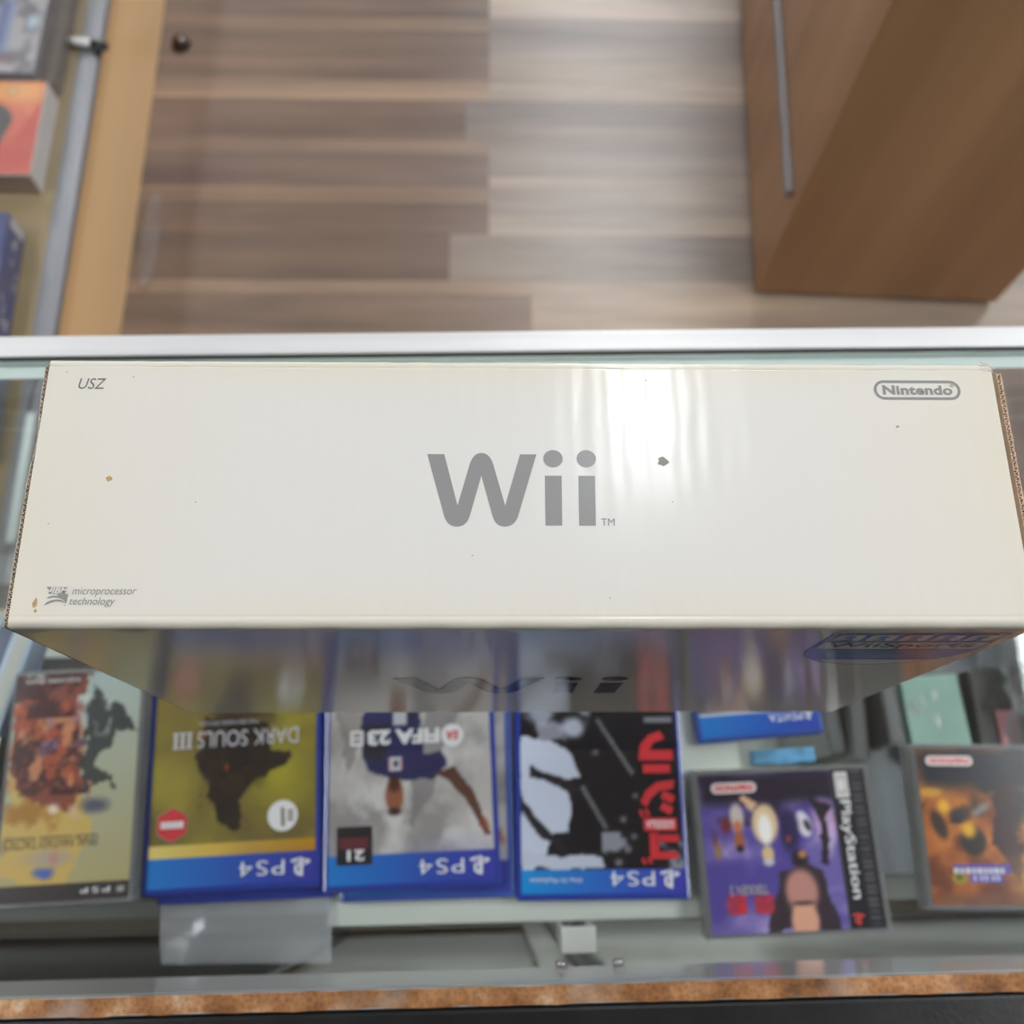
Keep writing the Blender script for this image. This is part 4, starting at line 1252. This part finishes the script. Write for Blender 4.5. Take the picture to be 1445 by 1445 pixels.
carton('storage_box', (-0.52, 0.0, DK), R(1), (0.56, 0.25, 0.20), M_dkbox, 'wide black box on the counter floor below the painted battle cover')
carton('storage_box', (0.63, 0.035, DK), R(1), (0.46, 0.27, 0.16), M_slate, 'slate grey box on the counter floor below the orange covered jewel case')
c = carton('mint_box', (0.475, 0.062, DK + 0.1615), R(4), (0.066, 0.088, 0.03), M_mint, 'small mint green box on the slate grey box')
bm = bmesh.new()
for k in range(5):
    cx, cy = rr.uniform(-0.025, 0.01), rr.uniform(-0.035, 0.035)
    poly_bm(bm, arc(cx, cy, rr.uniform(0.002, 0.005), rr.uniform(0.004, 0.009), 0, 330, 9), 0.0312)
link_mesh('wrap_wrinkle', bm, M_wrap, c)
carton('card_box', (0.565, 0.055, DK + 0.1615), R(2), (0.085, 0.12, 0.024), M_dkbox, 'flat black box beside the small mint green box')
carton('pink_box', (0.5560, 0.038, DK + 0.187), R(3), (0.024, 0.06, 0.004), M_pink, 'narrow dusty pink card lying on the flat black box', cat='card')
carton('green_box', (0.506, 0.150, DK + 0.1615), R(0), (0.04, 0.03, 0.02), mat('leaf_green', (52, 160, 84), 0.4), 'tiny bright green box behind the small mint green box')
carton('blue_box', (0.224, -0.0045, SH + 0.0004), R(3), (0.052, 0.012, 0.010), mat('sky_blue_card', (90, 160, 206), 0.4, noise=0.6, scale=45), 'small sky blue box between the bright blue case and the purple jewel case')
for k, (x, yv, a, hh) in enumerate(((0.355, 0.085, 6, 0.19), (0.385, 0.075, -3, 0.2), (0.412, 0.09, 4, 0.185))):
    t = empty('wrapped_case', (x, yv, DK + (0.0 if x < 0.39 else 0.1615)), R(a), ('plastic wrapped grey case standing farthest left of three below the glass shelf', 'plastic wrapped grey case standing between two others near the mint box', 'plastic wrapped grey case standing nearest the mint green box')[k], 'game case')
    if x > 0.39: hh -= 0.16; hh = max(hh, 0.06)
    link_mesh('case', bx(-0.007, 0.007, -0.06, 0.06, 0, hh, bev=0.001), M_slate, t)
    link_mesh('wrap', bx(-0.009, 0.009, -0.064, 0.064, -0.0001, hh + 0.005, bev=0.003), M_wrap, t)
# crumpled clear wrap at the right
bm = bmesh.new()
g = []
rr = random.Random(21)
for i in range(16):
    row = []
    for j in range(22):
        row.append(bm.verts.new((0.548 + 0.115 * i / 15 + rr.uniform(-.003, .003), -0.06 + 0.24 * j / 21 + rr.uniform(-.003, .003), DK + 0.196 + 0.012 * math.sin(i * 1.1 + j * 0.6) + 0.010 * math.sin(i * 2.3 - j) + rr.uniform(0, 0.012))))
    g.append(row)
for i in range(15):
    for j in range(21):
        bm.faces.new((g[i][j], g[i + 1][j], g[i + 1][j + 1], g[i][j + 1]))
o = link_mesh('plastic_wrap', bm, glass_mat('loose_wrap', (0.85, 0.88, 0.92), 0.12, haze=0.22, boost=3.0))
tag(o, 'crumpled clear plastic wrap lying on the slate grey box at the right', 'plastic wrap')

# standing and lying cases at the far left of the shelf
M_silver = mat('silver_blue_print', (150, 168, 190), 0.25, noise=0.45, scale=50, stretch=(2, 0.4, 1))
t = empty('silver_case', (-0.440, 0.066, SH + 0.0004), R(-12), 'silver blue case lying beyond the painted battle cover', 'game case')
link_mesh('case', bx(-0.05, 0.05, -0.045, 0.045, 0, 0.03, bev=0.0015), M_silver, t)
link_mesh('spine_label', bx(0.02, 0.032, -0.04, 0.04, 0.03, 0.0306), mat('slate_blue_label', (62, 76, 104), 0.4), t)
link_mesh('white_label', bx(0.036, 0.047, -0.04, 0.04, 0.03, 0.0306), mat('cream_label', (168, 172, 166), 0.4), t)

# ------------------------------------------------------------------ the display case on the left
LX = -0.655
lc = empty('side_display_case', (0, 0, 0), R(0.2), 'glass fronted display case on the left with a pale maple base', 'display case')
LY0, LY1 = 0.262, 2.6
link_mesh('base_panel', bx(LX - 0.018, LX, LY0, LY1, 0.0, 0.2235, bev=0.001), M_maple, lc)
b = bx(LX - 0.006, LX + 0.0025, LY0, LY1, 0.196, 0.2235, bev=0.0008)
link_mesh('base_lip', b, M_maple_dk, lc)
b = bx(LX - 0.030, LX + 0.004, LY0, LY1, 0.2238, 0.236, bev=0.0008)
box_bm(b, LX + 0.0015, LX + 0.004, LY0, LY1, 0.236, 0.2395)
link_mesh('bottom_trim', b, M_alu_dull, lc)
pane('front_glass', LX - 0.018, LX - 0.012, LY0, LY1, 0.2362, GZ - 0.008, lc, (1,))
pane('glass_top', LX - 0.55, LX, LY0, LY1, GZ - 0.0075, GZ, lc, (0, 1))
link_mesh('top_trim', bx(LX - 0.004, LX + 0.010, LY0, LY1, GZ - 0.02, GZ + 0.0015), M_alu, lc)
link_mesh('deck', bx(LX - 0.55, LX - 0.0305, LY0, LY1, 0.22, 0.236), wood_mat('deck_maple', (150, 130, 92), (166, 146, 106), 0.45, (1, .2, 1), 6), lc)
link_mesh('back_panel', bx(LX - 0.568, LX - 0.5505, LY0, LY1, 0.0, GZ - 0.008), M_brown, lc)
link_mesh('end_panel', bx(LX - 0.55, LX - 0.0185, LY1 - 0.018, LY1, 0.0, 0.22), M_maple, lc)
# pale bar added for the bright stretch of trim that shows through the counter
pane('bright_trim_bar', LX - 0.012, LX - 0.0005, LY0 + 0.06, LY0 + 0.25, 0.2365, 0.2475, lc, (0, 1, 2))
lk = link_mesh('glass_lock', cyl_bm(bmesh.new(), (LX - 0.048, 1.178, 0.2455), (LX - 0.008, 1.172, 0.2455), 0.0062, n=16, bev=0.001), mat('chrome_shine_white', (240, 240, 240), 0.2), lc, smooth=True)  # white colour stands in for the chrome's bright reflection
b = cyl_bm(bmesh.new(), (LX - 0.008, 1.172, 0.2455), (LX + 0.018, 1.165, 0.2450), 0.0070, n=16, bev=0.001)
cyl_bm(b, (LX + 0.004, 1.166, 0.245), (LX + 0.004, 1.150, 0.243), 0.006, n=14)
link_mesh('lock_barrel', b, M_metal_dark, lk, smooth=True)
M_maplebar = wood_mat('beige_batten', (168, 158, 138), (184, 174, 152), 0.5, (1, 1, 1), 9)
o = link_mesh('wooden_batten', bx(-0.11, 0.11, -0.014, 0.014, 0, 0.018, bev=0.001), M_maplebar, loc=(-0.770, 0.378, 0.2366), rot=(0, 0, R(-46)))
tag(o, 'beige wooden batten lying slantwise in the left display case', 'batten')

# orange picture box
DL = 0.2364
t = empty('picture_box', (-0.8315, 0.972, DL), 0, 'orange and red picture box with a white side in the left display case', 'box')
w_, d_, h_ = 0.25, 0.174, 0.045
link_mesh('carton', bx(-w_ / 2, w_ / 2, -d_ / 2, d_ / 2, 0, h_, bev=0.001), mat('white_carton', (214, 212, 214), 0.5), t)
link_mesh('shaded_end', bx(-w_ / 2 + 0.001, w_ / 2 - 0.001, -d_ / 2 - 0.0006, -d_ / 2 + 0.0002, 0.001, h_ - 0.001), mat('end_shade_brown', (116, 92, 70), 0.5, noise=0.3, scale=40), t)  # end face coloured brown to stand for its shadow
s = Sheet(w_ - 0.002, d_ - 0.002, step=0.0025, base=(216, 116, 74))
s.noise((206, 92, 66), 4, 4, 91, 0.4, 0.6)
s.rect(0.55, 1, 0.78, 1, (230, 160, 84), 0.9, 0.1)
s.rect(0.6, 1, 0.0, 0.4, (186, 54, 50), 0.9, 0.3)
s.poly([(0.97, 0.75), (1, 0.75), (1, 0.1), (0.86, 0.02), (0.8, 0.1)], (190, 60, 48), 0.9, 0.05, 4)
s.ell(0.80, 0.90, 0.05, 0.07, (176, 132, 76), 0.9, 0.5); s.ell(0.80, 0.90, 0.025, 0.03, (226, 196, 120), 0.9, 0.5)
s.ell(0.68, 0.58, 0.16, 0.2, (52, 48, 48), 1, 0.15); s.poly([(0.5, 0.6), (0.84, 0.58), (0.78, 0.3), (0.7, 0.12), (0.5, 0.1)], (54, 48, 46), 1)
s.ell(0.68, 0.4, 0.05, 0.1, (124, 98, 80), 0.9, 0.5); s.ell(0.66, 0.62, 0.1, 0.08, (84, 82, 84), 0.7, 0.7)
s.build('picture', M_print, t, h_ + 0.0003)
# blue box with white lettering marks
t = empty('blue_box', (-0.80, 0.655, DL), R(1.5), 'dark blue box with white markings in the left display case', 'box')
w_, d_, h_ = 0.165, 0.31, 0.055
link_mesh('carton', bx(-w_ / 2, w_ / 2, -d_ / 2, d_ / 2, 0, h_, bev=0.001), mat('deep_blue_card', (56, 72, 132), 0.35, noise=0.3, scale=30), t)
bm = bmesh.new()
rr = random.Random(14)
for k in range(26):
    yy = rr.uniform(-d_ / 2 + 0.01, d_ / 2 - 0.04); zz = rr.uniform(0.006, h_ - 0.012)
    box_bm(bm, w_ / 2, w_ / 2 + 0.0004, yy, yy + rr.uniform(0.006, 0.02), zz, zz + rr.uniform(0.002, 0.005))
box_bm(bm, w_ / 2, w_ / 2 + 0.0005, d_ / 2 - 0.018, d_ / 2 - 0.003, 0.006, h_ - 0.008)
for k in range(6):
    xx = rr.uniform(-0.02, w_ / 2 - 0.012)
    box_bm(bm, xx, xx + 0.006, -d_ / 2 + 0.01, d_ / 2 - rr.uniform(0.04, 0.2), h_, h_ + 0.0004)
link_mesh('white_marking', bm, mat('label_white', (206, 204, 212), 0.5), t)
# dark slab under the blue grey picture pack, and its neighbour
carton('dark_slab', (-0.800, 1.25, DL), 0, (0.195, 0.36, 0.030), mat('charcoal_grey', (84, 80, 76), 0.6), 'flat charcoal slab behind the orange picture box in the left display case')
t = empty('picture_pack', (-0.765, 1.19, DL + 0.0308), R(-1), 'blue and grey picture pack lying on the flat charcoal slab', 'box')
link_mesh('carton', bx(-0.04, 0.04, -0.12, 0.12, 0, 0.02, bev=0.001), mat('pack_grey', (110, 110, 120), 0.4), t)
s = Sheet(0.078, 0.238, step=0.0025, base=(160, 158, 166))
s.noise((96, 96, 108), 4, 8, 95, 0.45, 0.62)
s.rect(0.06, 0.36, 0.16, 0.62, (112, 132, 182), 0.9, 0.1); s.rect(0.12, 0.26, 0.2, 0.6, (88, 100, 150), 0.9, 0.08)
s.ell(0.78, 0.42, 0.14, 0.08, (170, 196, 220), 0.9, 0.5); s.ell(0.5, 0.12, 0.3, 0.08, (84, 76, 92), 0.8, 0.6); s.ell(0.3, 0.1, 0.08, 0.05, (150, 92, 96), 0.8, 0.6)
s.ell(0.5, 0.9, 0.5, 0.16, (58, 54, 58), 0.95, 0.3)
s.build('picture', M_print, t, 0.0203)
o = link_mesh('highlight_stud', cyl_bm(bmesh.new(), (0, 0, 0), (0, 0, 0.012), 0.009, 0.007, 18, bev=0.002), M_chrome, smooth=True, loc=(-0.82, 1.165, DL + 0.0308))  # chrome piece added to give a white highlight by the pack
tag(o, 'small chrome stud added as a white highlight beside the blue and grey picture pack', 'added highlight')
carton('white_striped_box', (-0.862, 1.20, DL + 0.0308), 0, (0.06, 0.24, 0.026), mat('pale_stripe_card', (150, 156, 160), 0.4, noise=0.5, scale=30, stretch=(0.3, 2, 1)), 'pale grey striped box left of the blue and grey picture pack')
# things nearer in the left display case that show through the counter's glass
for k, (x, yv, a, dims, c, lab) in enumerate((
        (-0.716, 0.520, 2, (0.022, 0.17, 0.03), (110, 126, 142), 'slim blue grey box along the front glass of the left display case'),
        (-0.745, 0.480, 0, (0.026, 0.16, 0.045), (118, 84, 76), 'slim red brown box behind the slim blue grey box in the left case'),
)):
    carton('slim_box', (x, yv, DL), R(a), dims, mat('slim_%d' % k, c, 0.4, noise=0.3, scale=30), lab)

# ------------------------------------------------------------------ the brown cabinet on the right
cb = empty('wooden_cabinet', (0.452, 0.858, 0), R(-2.4), 'brown wood veneer cabinet standing on the floor at the right', 'cabinet')
CD = 1.3
link_mesh('carcass', bx(0.0, 0.428, 0.0, CD, 0.012, 0.97, bev=0.0012), M_brown, cb)
link_mesh('plinth', bx(0.012, 0.416, 0.012, CD - 0.01, 0.0, 0.012), M_brown_dk, cb)  # near black colour stands for the shadow in the toe recess
b = bx(-0.010, 0.0, 0.03, CD - 0.03, 0.236, 0.254, bev=0.003, seg=3)
link_mesh('pull_rail', b, M_alu_dull, cb)

# ------------------------------------------------------------------ small things on the floor
t = empty('door_stop', (-0.618, 1.405, 0), R(40), 'small dark door stop on the floor beside the maple base panel', 'door stop')
b = cyl_bm(bmesh.new(), (0, 0, 0), (0, 0, 0.016), 0.019, 0.013, 24, bev=0.003)
link_mesh('rubber_body', b, M_brown_dk, t, smooth=True)
link_mesh('screw', cyl_bm(bmesh.new(), (0.003, -0.004, 0.016), (0.003, -0.004, 0.0195), 0.0055, 0.004, 16, bev=0.001), M_chrome, t, smooth=True)
bm = bmesh.new()
rr = random.Random(31)
g = []
for i in range(9):
    row = []
    for j in range(16):
        w_ = 0.012 + 0.018 * math.sin(j / 15 * 3.1)
        row.append(bm.verts.new((-0.624 + w_ * (i / 8 - 0.5) + rr.uniform(-.002, .002), 0.86 + 0.19 * j / 15, 0.002 + 0.010 * abs(math.sin(i * 1.3 + j * 0.9)) + rr.uniform(0, .003))))
    g.append(row)
for i in range(8):
    for j in range(15):
        bm.faces.new((g[i][j], g[i + 1][j], g[i + 1][j + 1], g[i][j + 1]))
o = link_mesh('film_scrap', bm, glass_mat('film_scrap', (0.94, 0.94, 0.95), 0.15, haze=0.12, boost=1.5))
tag(o, 'crumpled scrap of clear film on the floor along the maple base panel', 'plastic scrap')
